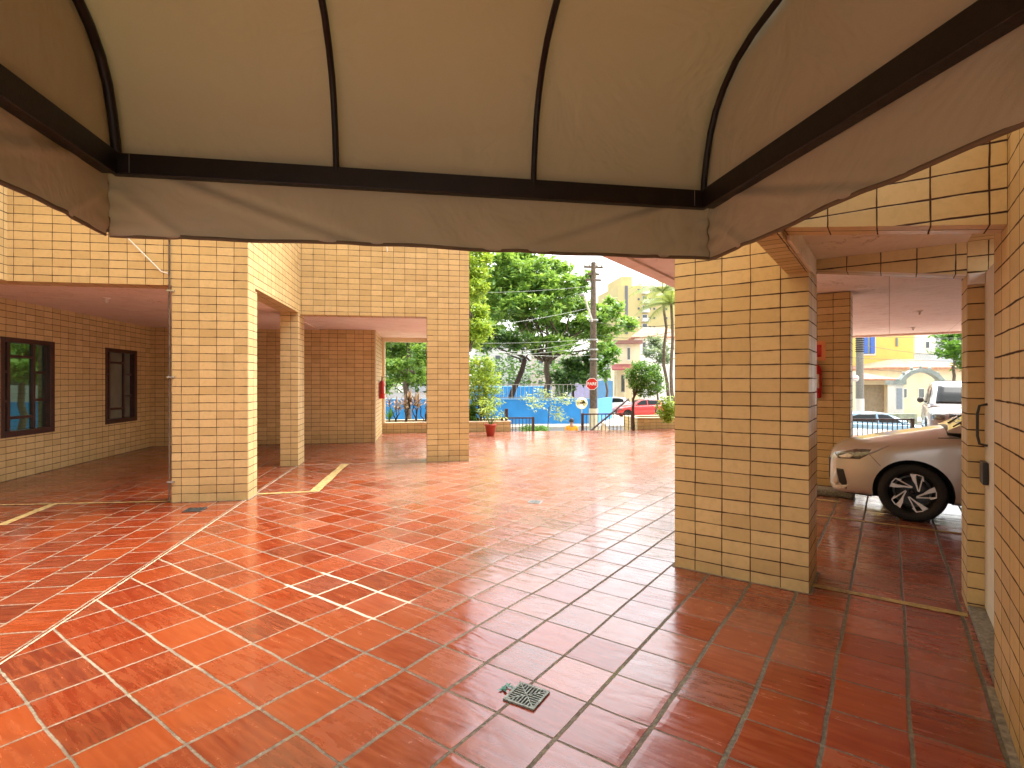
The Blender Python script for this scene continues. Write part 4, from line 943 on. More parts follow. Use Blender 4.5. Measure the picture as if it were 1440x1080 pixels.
tb = empty('tower_block', fr(0, 0, STREET), 0, 'tall pale yellow apartment tower with a column of balconies far behind the trees', 'building')
MB(fr).box(-31 * k, 60 * k, 0, 14, STREET, hz_(402, Z)).build('wall', towerm, tb); MB(fr).box(-24 * k, -8 * k, 1, 10, hz_(402, Z) + .01, hz_(388, Z)).build('roof_tower', towerm, tb)
MB(fr).box(-21 * k, -17 * k, -.1, 0, hz_(470, Z), hz_(402, Z)).build('grey_strip', plain('grey_cladding', (.16, .16, .18), .6), tb)
for i in range(6):
    y_ = hz_(412 + 13 * i, Z)
    w_ = win(fr, 8 * k, y_, 8 * k, 9 * k, tb); MB(fr).box(3 * k, 13 * k, -1.0, -.08, y_ - .25, y_ + .5).build('balcony', M['white'], tb)
    for x in (-1, 15.5, 22, 40, 48): win(fr, x * k, y_ + .4, 3 * k, 3 * k, tb, M['glass_out'], M['stone'])
def gable(fr, x0, x1, y0, y1, ze, zr, par, ov=.5, hip=.25):
    m = MB(fr); L = x1 - x0; A, B_, C_, D_ = (x0 - ov, y0 - ov, ze), (x1 + ov, y0 - ov, ze), (x1 + ov, y1 + ov, ze), (x0 - ov, y1 + ov, ze)
    R1_, R2_ = (x0 + L * hip, (y0 + y1) / 2, zr), (x1 - L * hip, (y0 + y1) / 2, zr); low = lambda p: (p[0], p[1], p[2] - .15)
    for q in ([A, B_, R2_, R1_], [B_, C_, R2_], [C_, D_, R1_, R2_], [D_, A, R1_], [low(D_), low(C_), low(B_), low(A)], [A, low(A), low(B_), B_], [B_, low(B_), low(C_), C_], [C_, low(C_), low(D_), D_], [D_, low(D_), low(A), A]): m.face([fr(*p) for p in q])
    return m.build('roof', M['roof'], par)
Z = 60; fr = facing(920, Z, -6); k = Z / FPX
h1 = empty('house', fr(0, 0, STREET), 0, 'white upper-storey house with a red tiled roof below the tower', 'house', 'houses across the street')
MB(fr).box(-26 * k, 40 * k, 0, 7, STREET, hz_(474, Z)).build('wall', plain('white_render', (.72, .74, .74), .8, 0, .1, 1), h1); gable(fr, -26 * k, 40 * k, 0, 7, hz_(474, Z) + .02, hz_(456, Z), h1)
for x, y_, w_, h_ in ((-14, 500, 5, 20), (2, 480, 14, 8), (10, 505, 6, 16), (-14, 540, 6, 12), (6, 545, 10, 14)): win(fr, x * k, hz_(y_, Z), w_ * k, h_ * k, h1)
Z = 52; fr = facing(880, Z, -6); k = Z / FPX
h2 = empty('house', fr(0, 0, STREET), 0, 'cream two-storey house with a brown flat eave and red awning beyond the blue wall', 'house', 'houses across the street')
MB(fr).box(-14 * k, 20 * k, 0, 6, hz_(520, Z), hz_(484, Z)).build('upper_wall', housem, h2); MB(fr).box(-17 * k, 22 * k, -.7, 6.2, hz_(484, Z) + .01, hz_(479, Z)).build('eave', plain('brown_eave', (.25, .12, .09), .7), h2)
MB(fr).box(-14 * k, 20 * k, 1.5, 6, STREET, hz_(520, Z) - .01).build('lower_wall', housem, h2)
for x in (-13, -2, 9, 19): MB(fr).box(x * k, (x + 2) * k, .2, .5, STREET, hz_(520, Z) - .01).build('column', housem, h2)
win(fr, 4 * k, hz_(507, Z), 4.5 * k, 19 * k, h2); win(fr, -4 * k, hz_(520, Z) - 2.2, 5 * k, 1.7, h2, M['glass_dark'], M['stone'])
aw = MB(fr).hexa([(-20 * k, -1.2, hz_(521, Z)), (12 * k, -1.2, hz_(521, Z)), (12 * k, 0, hz_(517, Z)), (-20 * k, 0, hz_(517, Z)), (-20 * k, -1.2, hz_(519, Z)), (12 * k, -1.2, hz_(519, Z)), (12 * k, 0, hz_(512, Z)), (-20 * k, 0, hz_(512, Z))]); aw.build('awning', plain('dull_red_awning', (.30, .08, .07), .7), h2)
Z = 46; fr = facing(1240, Z, 4); k = Z / FPX
h3 = empty('house', fr(0, 0, STREET), 0, 'bright yellow house with a blue shuttered window', 'house', 'houses across the street')
MB(fr).box(-60 * k, 47 * k, 0, 8, STREET, hz_(420, Z)).build('wall', plain('bright_yellow_render', (.68, .52, .13), .8, 0, .06, 1), h3)
bs = plain('blue_shutter', (.05, .14, .50), .5)
wf = win(fr, -20 * k, hz_(500, Z), 20 * k, 30 * k, h3, M['glass_dark'], M['white']); MB(fr).box(-28.5 * k, -22 * k, -.12, -.08, hz_(497, Z), hz_(472, Z)).build('shutter', bs, h3); MB(fr).box(-18 * k, -11.5 * k, -.12, -.08, hz_(497, Z), hz_(472, Z)).build('shutter', bs, h3)
win(fr, 22 * k, hz_(487, Z), 3 * k, 12 * k, h3, M['glass_dark'], M['stone'])
Z = 50; fr = facing(1300, Z, 4); k = Z / FPX
h4 = empty('house', fr(0, 0, STREET), 0, 'white house with a grey lower storey behind the red roof at right', 'house', 'houses across the street')
MB(fr).box(-14 * k, 16 * k, 0, 8, hz_(497, Z), hz_(425, Z)).build('upper_wall', M['white'], h4); MB(fr).box(-14 * k, 60 * k, .1, 8, STREET, hz_(497, Z) - .01).build('lower_wall', plain('grey_render', (.42, .45, .48), .8), h4); win(fr, 4 * k, hz_(490, Z), 6 * k, 10 * k, h4)
Z = 41; fr = facing(1290, Z, 2); k = Z / FPX
h5 = empty('house', fr(0, 0, STREET), 0, 'low cream house with a wide orange tiled roof behind the arched gate', 'house', 'houses across the street')
MB(fr).box(-42 * k, 75 * k, 0, 5, STREET, hz_(517, Z)).build('wall', housem, h5); gable(fr, -42 * k, 75 * k, 0, 5, hz_(517, Z) + .02, hz_(503, Z), h5, .5, .35)
for x in (-20, 5, 30): win(fr, x * k, hz_(560, Z), 9 * k, 14 * k, h5, M['glass_dark'])
Z = 37; fr = facing(1233, Z, 2); k = Z / FPX
h6 = empty('garage', fr(0, 0, STREET), 0, 'small garage with a sloping orange tiled roof and brown gate right of the grey pole', 'garage')
MB(fr).box(-30 * k, -20 * k, 0, 4, STREET, hz_(535, Z)).build('pier', housem, h6); MB(fr).box(18 * k, 22 * k, 0, 4, STREET, hz_(535, Z)).build('pier', housem, h6); MB(fr).box(-20 * k, 18 * k, 0, 4, hz_(541, Z), hz_(535, Z)).build('lintel', housem, h6)
MB(fr).box(-20 * k, 18 * k, .5, .7, STREET, hz_(541, Z)).build('gate', plain('brown_gate', (.30, .23, .15), .7, 0, .2, 4), h6)
r_ = MB(fr).hexa([(-34 * k, -.6, hz_(535, Z)), (26 * k, -.6, hz_(535, Z)), (26 * k, 4.4, hz_(522, Z)), (-34 * k, 4.4, hz_(522, Z)), (-34 * k, -.6, hz_(533, Z)), (26 * k, -.6, hz_(533, Z)), (26 * k, 4.4, hz_(520, Z)), (-34 * k, 4.4, hz_(520, Z))]); r_.build('roof', M['roof'], h6)
# arched gateway with knobs
Z = 35; fr = facing(1298, Z, 2); k = Z / FPX; am = plain('grey_green_stucco', (.30, .33, .30), .8, 0, .2, 4)
ag = empty('arched_gateway', fr(0, 0, STREET), 0, 'grey arched gateway with knobs along its crown and white pillars', 'gateway')
ar = MB(fr); n = 20; r0, r1, zc = 31 * k, 37 * k, hz_(552, Z)
for i in range(n):
    t0, t1 = math.pi * i / n, math.pi * (i + 1) / n; c = []
    for y_ in (0, .4):
        c.append([(r0 * math.cos(t), y_, zc + r0 * .92 * math.sin(t)) for t in (t0, t1)] + [(r1 * math.cos(t), y_, zc + r1 * .92 * math.sin(t)) for t in (t1, t0)])
    a_, b_ = c
    for q in ([a_[0], a_[3], a_[2], a_[1]], [b_[0], b_[1], b_[2], b_[3]], [a_[3], b_[3], b_[2], a_[2]], [a_[0], a_[1], b_[1], b_[0]]): ar.face([fr(*p) for p in q])
ar.build('arch', am, ag)
for i in range(9):
    t = math.pi * (i + .5) / 9; c = fr(38.5 * k * math.cos(t), .2, zc + 38.5 * k * .92 * math.sin(t)); MB().lathe([(0, -.1), (.09, -.05), (.11, .03), (.06, .1), (0, .12)], c, (0, 0, 1), 10).build('knob', am, ag)
for s_ in (-1, 1):
    x = s_ * 36 * k; pl = MB(fr).box(x - 7 * k, x + 7 * k, -.1, .5, STREET, hz_(541, Z)).build('pillar', M['white'], ag); MB(fr).box(x - 4 * k, x + 4 * k, -.125, -.101, hz_(575, Z), hz_(546, Z)).build('panel', plain('grey_panel', (.28, .32, .36), .5), ag if False else pl)
    MB(fr).box(x - 9 * k, x + 9 * k, -.2, .6, hz_(541, Z) + .002, hz_(535, Z)).build('cap', am, ag)
lw = wall_px(1214, 1290, 33.5, 33.5, STREET, hz_(582, 33.5), .3, 'low_wall', plain('mossy_stone', (.38, .40, .28), .9, 0, .4, 2, .01), None); tag(lw, 'low mossy stone wall in front of the garage and gateway', 'wall')

# ================================================================ plants
def leaves(mb, c, R, n, size, flat=1.0, rnd=random, droop=0, asp=.45):
    for _ in range(n):
        while True:
            p = Vector((rnd.uniform(-1, 1), rnd.uniform(-1, 1), rnd.uniform(-1, 1)))
            if p.length <= 1: break
        p = p * (.55 + .45 * rnd.random()) if p.length < .5 else p
        q = Vector(c) + Vector((p.x * R[0], p.y * R[1], p.z * R[2]))
        d = Vector((rnd.gauss(0, 1), rnd.gauss(0, 1), rnd.gauss(0, .5) - droop)).normalized(); s = size * rnd.uniform(.65, 1.3)
        u = Vector((rnd.gauss(0, .5), rnd.gauss(0, .5), 1)); w_ = d.cross(u).normalized() * s * asp * .5
        mb.face([q, q + d * s * .5 + w_, q + d * s, q + d * s * .5 - w_])
def limb(mb, a, b2, r0, r1, rnd, wig=.12, n=6):
    a = Vector(a); b2 = Vector(b2); L = (b2 - a).length; pts = []; 
    for k in range(n + 1):
        t = k / n; p = a.lerp(b2, t) + Vector((rnd.gauss(0, 1), rnd.gauss(0, 1), rnd.gauss(0, .6))) * wig * L * .25 * math.sin(math.pi * t); pts.append(p)
    mb.tube(pts, [r0 + (r1 - r0) * k / n for k in range(n + 1)], 8); return pts
def tree(name, label, cat, trunk_px, Z, clumps, leafm, size, per, seed, bark=None, group=None, tr=.25, fork=None, depth=3.0, base=STREET, spread=1):
    """clumps: (px, py, rx, ry) blobs of foliage as seen, each given a depth of its own"""
    rnd = random.Random(seed); b = P(trunk_px[0], 0, Z); e = empty(name, (b.x, b.y, base), 0, label, cat, group)
    tm_ = MB(); f_ = P(trunk_px[1], trunk_px[2], Z); limb(tm_, (b.x, b.y, base), f_, tr, tr * .75, rnd, .08)
    tm_.build('trunk', bark or M['bark'], e); lm = MB(); cm = MB(); k = Z / FPX
    for (x, y, rx, ry) in clumps:
        dz = rnd.uniform(-depth, depth) * spread; c = P(x, y, Z + dz); 
        limb(lm, f_ + Vector((rnd.uniform(-.3, .3), 0, rnd.uniform(-.2, .5))), c + (f_ - c) * .15, tr * .34, tr * .07, rnd, .3)
        n = max(4, int(rx * ry / 19))
        for _ in range(n):
            o = Vector((rnd.uniform(-1, 1) * rx * k * .75, rnd.uniform(-1, 1) * max(rx * k * .6, .3), rnd.uniform(-1, 1) * ry * k * .75)); r = max(.25, min(rx, ry) * k * rnd.uniform(.28, .5))
            leaves(cm, c + o, (r * 1.3, r * 1.3, r * .75), int(per * 1.15 * rnd.uniform(.6, 1.3)), size * 1.15, rnd=rnd)
            if rnd.random() < .2: limb(lm, c, c + o, tr * .14, tr * .05, rnd, .3, 3)
    lm.build('branches', bark or M['bark'], e); cm.build('crown', leafm, e)
    return e
tree('almond_tree', 'big spreading green tree on the park side behind the blue wall', 'tree', (771, 769, 508), 37,
     [(700, 400, 34, 26), (740, 385, 34, 26), (780, 378, 26, 16), (815, 398, 20, 13), (765, 415, 40, 22), (810, 430, 34, 18), (850, 440, 24, 14), (874, 452, 20, 10), (715, 440, 36, 20), (760, 455, 40, 18), (805, 465, 34, 15), (850, 468, 30, 11),
      (700, 470, 30, 16), (745, 482, 34, 10), (790, 485, 26, 10), (862, 428, 14, 8), (720, 375, 34, 18), (755, 400, 34, 18), (690, 430, 30, 24), (775, 435, 34, 16), (730, 425, 30, 18), (790, 400, 26, 12), (830, 455, 26, 12), (735, 360, 30, 14), (700, 365, 30, 14), (888, 460, 12, 8), (840, 490, 16, 9)], M['leaf_tree'], .34, 42, 11, group=None, tr=.26)
tree('leaning_tree', 'leaning dark trunked tree left of the big tree with a thinner crown', 'tree', (708, 738, 505), 36, [(690, 485, 20, 10), (722, 478, 22, 12), (750, 492, 16, 8), (665, 470, 24, 20)], M['leaf_dark'], .32, 34, 12, M['bark2'], tr=.22)
tree('mango_tree', 'dense dark green tree between the big trunk and the utility pole', 'tree', (806, 806, 545), 38, [(806, 515, 20, 16), (800, 535, 20, 14), (818, 530, 18, 16), (795, 550, 12, 8), (830, 505, 14, 12)], M['leaf_dark'], .34, 60, 13, M['bark2'], tr=.15, depth=1)
tree('street_tree', 'pale green tree at the far right of the utility pole before the cream house', 'tree', (852, 852, 520), 46, [(850, 500, 18, 14), (862, 490, 14, 10), (845, 520, 12, 12)], M['leaf_bush'], .4, 34, 14, tr=.12, depth=1)
tree('bright_tree', 'bright yellow green tree at the left edge of the court gap', 'tree', (640, 655, 500), 22, [(662, 380, 18, 18), (668, 410, 18, 18), (662, 440, 24, 20), (672, 465, 18, 18), (655, 480, 24, 18), (640, 420, 26, 30), (672, 360, 20, 14), (640, 370, 30, 26)], M['leaf_light'], .15, 70, 15, tr=.12, depth=1.5, base=STREET)
tree('garden_tree', 'dark leafy tree filling the garden opening beside the red extinguisher', 'tree', (575, 572, 530), 27, [(548, 490, 22, 18), (575, 490, 22, 18), (600, 500, 20, 18), (560, 520, 24, 16), (590, 530, 22, 14), (545, 545, 18, 12), (575, 470, 30, 14), (610, 470, 24, 20), (530, 470, 24, 24), (540, 440, 30, 30), (590, 440, 30, 30)], M['leaf_tree'], .20, 55, 16, tr=.18)
tree('roadside_tree', 'leafy tree at the left beyond the garden planter, mostly behind the columns', 'tree', (470, 470, 520), 30, [(440, 430, 50, 30), (500, 430, 40, 30), (470, 480, 50, 26), (420, 500, 30, 20), (510, 510, 30, 20), (460, 380, 50, 24)], M['leaf_tree'], .38, 34, 36, tr=.2)
tree('shade_tree', 'light green tree seen at the right end of the parking opening', 'tree', (1345, 1340, 515), 31, [(1335, 480, 20, 12), (1350, 492, 16, 12), (1330, 500, 14, 8), (1352, 512, 12, 12), (1340, 465, 24, 12), (1370, 490, 20, 20)], M['leaf_bush'], .24, 40, 17, tr=.10, depth=1.5)
tree('variegated_tree', 'grey green small tree in front of the white house by the palms', 'tree', (924, 924, 520), 30, [(918, 480, 16, 10), (930, 490, 14, 10), (914, 495, 12, 8), (934, 505, 10, 12)], leafmat('grey_leaves', (.05, .10, .05), (.13, .22, .12), (.35, .42, .28)), .20, 45, 18, tr=.07, depth=1)
tree('lawn_tree', 'leafy green tree seen through the nearer garage window', 'tree', (30, 30, 535), 21, [(10, 490, 30, 18), (45, 495, 30, 18), (25, 520, 30, 12), (60, 515, 20, 14), (0, 520, 20, 14), (30, 470, 40, 16)], M['leaf_tree'], .22, 46, 44, tr=.14)
# sapling on the pavement
tree('sapling', 'thin young tree with feathery foliage before the blue wall', 'tree', (766, 772, 572), 19.2, [(748, 560, 12, 5), (762, 552, 12, 5), (778, 558, 14, 6), (792, 562, 10, 5), (780, 575, 12, 5), (786, 585, 8, 4), (755, 570, 8, 4)], leafmat('feathery_leaves', (.10, .18, .05), (.22, .33, .12), (.45, .5, .25)), .10, 26, 19, M['bark2'], tr=.02, depth=.3)
# bush in the planter
rnd = random.Random(21)
def bush(name, label, cat, px, py, Z, rx, ry, base, leafm, size, n, seed, stems=6, group=None):
    n = int(n * 1.6); rnd = random.Random(seed); k = Z / FPX; b = P(px, 0, Z); e = empty(name, (b.x, b.y, base), 0, label, cat, group); c = P(px, py, Z); sm_ = MB(); cm = MB()
    for i in range(stems):
        t = c + Vector((rnd.uniform(-1, 1) * rx * k * .8, rnd.uniform(-.5, .5) * rx * k, rnd.uniform(-.3, .9) * ry * k)); limb(sm_, (b.x + rnd.uniform(-.1, .1), b.y + rnd.uniform(-.1, .1), base), t, .02, .006, rnd, .3)
    for i in range(n):
        a = Vector((rnd.gauss(0, .5), rnd.gauss(0, .5), rnd.gauss(0, .5))); 
        if a.length > 1: a.normalize()
        leaves(cm, c + Vector((a.x * rx * k, a.y * rx * k * .8, a.z * ry * k)), (rx * k * .25,) * 3, 26, size, rnd=rnd)
    sm_.build('stems', M['bark2'], e); cm.build('foliage', leafm, e); return e
bush('garden_bush', 'tall yellow green bush in the planter behind the potted plant', 'bush', 678, 545, 16.6, 26, 42, .25, M['leaf_light'], .11, 90, 22, 9)
bush('garden_bush', 'low green shrub in the left planter between column and potted plant', 'bush', 664, 585, 16.4, 12, 14, .25, M['leaf_bush'], .09, 30, 23)
bush('garden_bush', 'bright green shrub in the right planter next to the big column', 'bush', 938, 575, 16.4, 14, 18, .3, M['leaf_light'], .08, 60, 24)
bush('hedge_plants', 'low grassy plants along the pavement left of the seated person', 'bush', 752, 604, 18.6, 20, 3, -.6, M['leaf_bush'], .08, 40, 25)
# clipped round tree
rnd = random.Random(31); c = P(903, 532, 16.3); b = P(891, 0, 16.3); k = 16.3 / FPX
tp = empty('clipped_tree', (b.x, b.y, .0), 0, 'small round clipped tree on a dark stem at the edge of the court', 'tree'); cm = MB()
for i in range(330):
    d = Vector((rnd.gauss(0, 1), rnd.gauss(0, 1), rnd.gauss(0, 1))).normalized(); rr = rnd.uniform(.55, 1.0); 
    asym = 1 + .10 * d.x - .05 * d.z + rnd.uniform(-.05, .05)
    q = c + Vector((d.x * 29 * k * asym + (.14 if d.z < 0 else 0), d.y * 27 * k, d.z * (25 if d.z > 0 else 27) * k)) * 1.0 - Vector((0, 0, 0))
    q = c + (q - c) * rr; leaves(cm, q, (.10, .10, .08), 26, .065, rnd=rnd, asp=.6)
cm.build('crown', M['leaf_bush'], tp); sm_ = MB(); limb(sm_, (b.x, b.y, .0), P(890, 560, 16.3), .045, .04, rnd, .05); limb(sm_, P(890, 562, 16.3), c, .04, .015, rnd, .1)
for _ in range(6): limb(sm_, P(891, 556, 16.3), c + Vector((rnd.uniform(-.4, .4), rnd.uniform(-.3, .3), rnd.uniform(-.3, .3))), .02, .006, rnd, .2)
sm_.build('trunk', M['bark2'], tp)
# strappy plants (cordyline, spiky lily, potted plant)
def strap(name, label, cat, base, h, n, L, w_, leafm, seed, group=None, stems=1, spread=.15, curl=1.0):
    rnd = random.Random(seed); e = empty(name, base, 0, label, cat, group); sm_ = MB(); cm = MB()
    for s_ in range(stems):
        t = Vector(base) + Vector((rnd.uniform(-spread, spread), rnd.uniform(-spread, spread) * .6, h * rnd.uniform(.7, 1.05)))
        limb(sm_, Vector(base) + Vector((rnd.uniform(-.04, .04), 0, 0)), t, .018, .012, rnd, .2)
        for i in range(n):
            a = rnd.uniform(0, math.tau); el = rnd.uniform(.2, 1.45); d = Vector((math.cos(a) * math.cos(el), math.sin(a) * math.cos(el), math.sin(el))); side_ = d.cross(Vector((0, 0, 1))).normalized(); LL = L * rnd.uniform(.7, 1.15)
            o = t - Vector((0, 0, h * .3 * rnd.random() * (1 if stems > 1 or n > 12 else 0))); rows = []
            for q in range(6):
                x = q / 5; p = o + d * LL * x + Vector((0, 0, -1)) * LL * .55 * curl * x * x * math.cos(el); ww = w_ * math.sin(math.pi * min(.97, x * .8 + .18)) * .5; rows.append([p - side_ * ww, p + side_ * ww])
            cm.grid(rows, False)
    sm_.build('stems', M['bark2'], e); cm.build('foliage', leafm, e); return e
for i, (px, s_) in enumerate(((557, 1), (571, 2), (585, 3), (597, 4))):
    b = P(px, 0, 16.35); strap('cordyline', ['reddish cordyline nearest the green lily in the garden opening', 'pink and brown cordyline left of centre in the garden opening', 'cream striped cordyline right of centre in the garden opening', 'cordyline half hidden by the far left column'][i], 'plant', (b.x, b.y, .25), .75 + .12 * (i % 2), 16, .38, .045, M['leaf_red'], 40 + i, 'cordylines in the planter', 3, .22)
b = P(548, 0, 16.2); strap('lily_plant', 'spiky bright green lily clump in the corner of the garden opening', 'plant', (b.x, b.y, .25), .12, 34, .45, .035, M['leaf_bush'], 50, None, 1, .05, .5)
b = P(548, 0, 16.2)
pt = w0 = Vector((1.84, 14.62, 0)); pe = empty('potted_plant', pt, 0, 'leafy green plant in a red-brown pot at the left of the court exit', 'potted plant')
MB().lathe([(0, 0), (.105, 0), (.15, .27), (.17, .275), (.175, .33), (.155, .33), (.15, .28), (0, .27)], pt, (0, 0, 1), 24).build('pot', plain('terracotta_pot', (.42, .07, .035), .6, 0, .15, 8), pe)
rnd = random.Random(61); cm = MB(); sm_ = MB()
for i in range(14):
    a = rnd.uniform(0, math.tau); t = pt + Vector((math.cos(a) * rnd.uniform(.08, .36), math.sin(a) * rnd.uniform(.08, .3), rnd.uniform(.55, 1.0))); limb(sm_, pt + Vector((0, 0, .27)), t, .008, .004, rnd, .2); leaves(cm, t, (.13, .13, .12), 26, .12, rnd=rnd, droop=.5, asp=.28)
sm_.build('stems', M['leaf_bush'], pe); cm.build('foliage', M['leaf_light'], pe)
# palms
def palm(px0, px1, ytop, Z, seed, label, n=13, L=2.6):
    rnd = random.Random(seed); b = P(px0, 0, Z); t = P(px1, ytop, Z); e = empty('palm_tree', (b.x, b.y, STREET), 0, label, 'palm tree', 'slender palms'); tm_ = MB(); limb(tm_, (b.x, b.y, STREET), t, .10, .06, rnd, .05, 8); tm_.build('trunk', M['bark'], e); fm_ = MB()
    for i in range(n):
        a = math.tau * i / n + rnd.uniform(-.2, .2); el = rnd.uniform(.15, 1.2); d = Vector((math.cos(a) * math.cos(el), math.sin(a) * math.cos(el), math.sin(el))); sd_ = d.cross(Vector((0, 0, 1))).normalized(); pts = []
        for q in range(11): x = q / 10; pts.append(t + d * L * x + Vector((0, 0, -1)) * L * .6 * x * x)
        fm_.tube(pts, [.02 * (1 - .8 * k / 10) for k in range(11)], 5)
        for q in range(2, 40):
            x = q / 40; i0 = min(9, int(x * 10)); p = pts[i0].lerp(pts[i0 + 1], x * 10 - i0); dd = (pts[i0 + 1] - pts[i0]).normalized()
            for s_ in (-1, 1):
                tip = p + (sd_ * s_ * .8 + dd * .5 + Vector((0, 0, -.35))).normalized() * .55 * math.sin(math.pi * (x * .8 + .15)); w_ = dd * .02
                fm_.face([p - w_, p + w_, tip])
    fm_.build('crown', M['leaf_palm'], e)
palm(944, 932, 410, 26, 71, 'slender palm with drooping fronds under the slab edge', L=2.2); palm(950, 944, 428, 24, 72, 'shorter palm just left of the big right column', L=1.8)

# ================================================================ seated person
def person(seat, ang):
    e = empty('person', seat, ang, 'person with dark hair in an orange shirt sitting beyond the steps, back turned', 'person')
    V = []; E_ = []; Rr = []
    def add(p, r, par=None):
        V.append(Vector(p)); Rr.append(r)
        if par is not None: E_.append((par, len(V) - 1))
        return len(V) - 1
    pel = add((0, 0, .10), .13); sp1 = add((0, .01, .24), .115, pel); sp2 = add((0, .02, .38), .125, sp1); ch = add((0, .01, .50), .10, sp2); nk = add((0, .03, .575), .05, ch); hd0 = add((0, .05, .635), .062, nk); hd = add((0, .055, .70), .085, hd0); ht = add((0, .05, .765), .07, hd)
    hands = []
    for s_ in (-1, 1):
        sh = add((s_ * .15, .01, .50), .06, ch); sh2 = add((s_ * .19, .02, .46), .05, sh); el = add((s_ * .235, .08, .24), .038, sh2); wr = add((s_ * .13, .30, .17), .025, el); hands.append((s_, wr))
        hp = add((s_ * .10, .06, .09), .095, pel); kn = add((s_ * .13, .46, .10), .06, hp); cf_ = add((s_ * .13, .50, -.05), .055, kn); an = add((s_ * .12, .50, -.26), .036, cf_); ft = add((s_ * .12, .53, -.30), .038, an); add((s_ * .13, .66, -.31), .03, ft)
    def skin(Vs, Es, Rs, name, mat, root=0, par=e, sub=2):
        me = bpy.data.meshes.new(name); me.from_pydata([tuple(v) for v in Vs], Es, []); o = bpy.data.objects.new(name, me); S.collection.objects.link(o)
        o.modifiers.new('skin', 'SKIN'); 
        for i, r in enumerate(Rs): me.skin_vertices[0].data[i].radius = (r, r * (.8 if i in (1, 2, 3) and par is e else 1)); me.skin_vertices[0].data[i].use_root = (i == root)
        m = o.modifiers.new('sub', 'SUBSURF'); m.levels = sub; m.render_levels = sub; me2 = evalmesh(o); bpy.data.objects.remove(o); me2.materials.clear(); me2.materials.append(mat)
        me2.polygons.foreach_set('use_smooth', [True] * len(me2.polygons)); o = bpy.data.objects.new(name, me2); S.collection.objects.link(o); o.parent = par; return o
    # hands: five fingers each, grown from the wrist, resting together on the knees
    for s_, wr in hands:
        pm = add(V[wr] + Vector((-s_ * .015, .06, -.01)), .024, wr); pm2 = add(V[pm] + Vector((-s_ * .008, .03, -.005)), .026, pm)
        for i, L in enumerate((.065, .075, .07, .055)):
            k0 = add(V[pm2] + Vector((s_ * (.028 - .018 * i), .02, 0)), .009, pm2); k1 = add(V[k0] + Vector((0, L * .5, -.012)), .008, k0); add(V[k1] + Vector((0, L * .35, -.03)), .007, k1)
        th = add(V[pm] + Vector((-s_ * .035, .015, -.005)), .010, pm); add(V[th] + Vector((-s_ * .012, .03, -.01)), .008, th)
    body = skin(V, E_, Rr, 'body', plain('skin', (.30, .15, .09), .6))
    head = Vector((0, .055, .70))
    def ell(c, r, name, mat, z0=-1, z1=1, ymax=None):
        m = MB(); rows = []
        for i in range(11):
            ph = -math.pi / 2 + math.pi * i / 10; zz = max(z0, min(z1, math.sin(ph))); cr = math.cos(ph)
            rows.append([Vector(c) + Vector((math.cos(t) * cr * r[0], math.sin(t) * cr * r[1] if ymax is None else min(ymax, math.sin(t) * cr * r[1]), zz * r[2])) for t in [math.tau * k / 16 for k in range(17)]])
        m.grid(rows); o = m.build(name, mat); o.parent = e; return o
    ell(head + Vector((0, -.012, .03)), (.094, .102, .105), 'hair', plain('dark_hair', (.015, .012, .01), .6, 0, .3, 60, .003), -.55, 1, .05)
    for s_ in (-1, 1): ell(head + Vector((s_ * .088, .0, -.005)), (.012, .02, .03), 'ear', body.data.materials[0])
    ell(head + Vector((0, .098, -.01)), (.012, .018, .02), 'nose', body.data.materials[0])
    for s_ in (-1, 1): ell(head + Vector((s_ * .032, .08, .015)), (.012, .008, .007), 'eye', M['white'])
    ell(head + Vector((0, .085, -.042)), (.025, .008, .007), 'mouth', plain('lip', (.30, .10, .08), .5))
    # clothes over the body
    shirt = plain('orange_shirt', (.75, .27, .01), .8, 0, .12, 14, .004); Vs = [(0, 0, .07), (0, .01, .24), (0, .02, .38), (0, .01, .505), (0, .025, .545)]; Rs = [.15, .135, .145, .112, .062]; Es = [(0, 1), (1, 2), (2, 3), (3, 4)]
    for s_ in (-1, 1): i = len(Vs); Vs += [(s_ * .155, .01, .495), (s_ * .198, .02, .45), (s_ * .222, .05, .34)]; Rs += [.066, .06, .056]; Es += [(3, i), (i, i + 1), (i + 1, i + 2)]
    skin(Vs, Es, Rs, 'shirt', shirt)
    Vs = [(0, 0, .08)]; Rs = [.14]; Es = []
    for s_ in (-1, 1): i = len(Vs); Vs += [(s_ * .10, .07, .092), (s_ * .12, .30, .10), (s_ * .13, .45, .10)]; Rs += [.108, .09, .078]; Es += [(0, i), (i, i + 1), (i + 1, i + 2)]
    skin(Vs, Es, Rs, 'shorts', plain('dark_shorts', (.05, .05, .07), .8))
    e.location = seat; e.rotation_euler = (0, 0, ang); return e
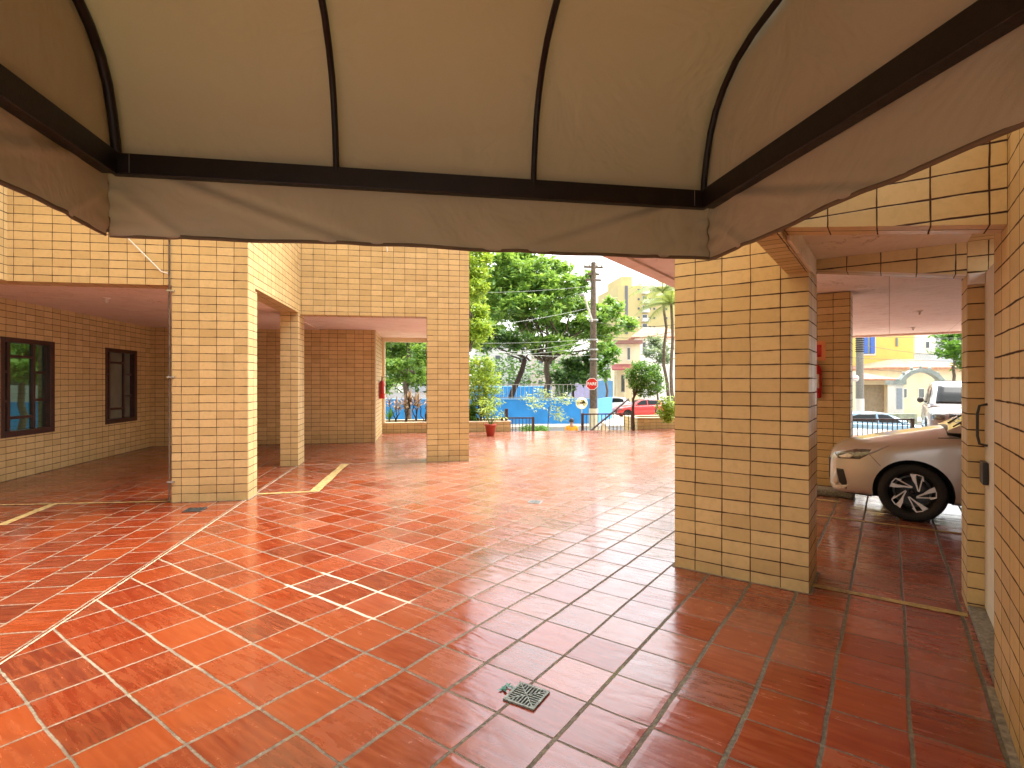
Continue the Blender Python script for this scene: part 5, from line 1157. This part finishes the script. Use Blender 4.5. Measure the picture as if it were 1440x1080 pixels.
b = P(804, 0, 20.6)
tag(MB().box(b.x - .7, b.x + .7, b.y - .22, b.y + .22, STREET + .121, -.745).build('ledge', M['concrete'], bevel=.01), 'low concrete ledge under the seated person', 'ledge')
person((b.x, b.y, -.745), math.radians(-6))

# ---------------------------------------------------------------- distant town
for i, (px0, px1, Z, yt, col_, lb_) in enumerate([(250, 420, 120, 470, (.52, .50, .46), 'grey distant block beyond the roadside trees at far left'), (430, 560, 140, 455, (.62, .58, .48), 'beige distant block behind the garden opening'), (575, 660, 150, 480, (.55, .56, .58), 'pale distant block left of the bright tree'), (668, 742, 130, 470, (.66, .64, .60), 'whitish distant block glimpsed through the big tree'),
        (748, 835, 160, 498, (.58, .50, .42), 'low sandy distant block under the big tree crown'), (842, 866, 95, 488, (.60, .62, .60), 'pale distant block right of the utility pole'), (960, 1130, 140, 440, (.60, .58, .55), 'distant block hidden behind the big right column'), (1350, 1500, 110, 430, (.64, .62, .60), 'white distant block at far right behind the shade tree')]):
    fr = facing((px0 + px1) / 2, Z, 0); k = Z / FPX; h_ = (px1 - px0) / 2 * k
    db = empty('building', fr(0, 0, STREET), 0, lb_, 'building', 'distant blocks'); MB(fr).box(-h_, h_, 0, 12, STREET, hz_(yt, Z)).build('wall', plain('distant_wall', col_, .85, 0, .08, .3), db)
    x = -h_ + 2
    wm_ = MB(fr)
    while x < h_ - 1.5:
        z = STREET + 2
        while z < hz_(yt, Z) - 2: wm_.box(x, x + 1.2, -.05, -.005, z, z + 1.3); z += 3
        x += 3
    wo_ = wm_.build('window', M['glass_out'], db); wo_['kind'] = 'stuff'
rnd = random.Random(90); hm = MB()
for i in range(260):
    px = rnd.uniform(380, 870) if i % 3 else rnd.uniform(1150, 1450); Z_ = rnd.uniform(70, 84); c = P(px, rnd.uniform(505, 540), Z_); leaves(hm, c, (2.4, 1.8, 1.8), 46, .8, rnd=rnd)
tag(hm.build('far_trees', M['leaf_dark']), 'mass of dark green trees far off in the park', 'trees', kind='stuff')
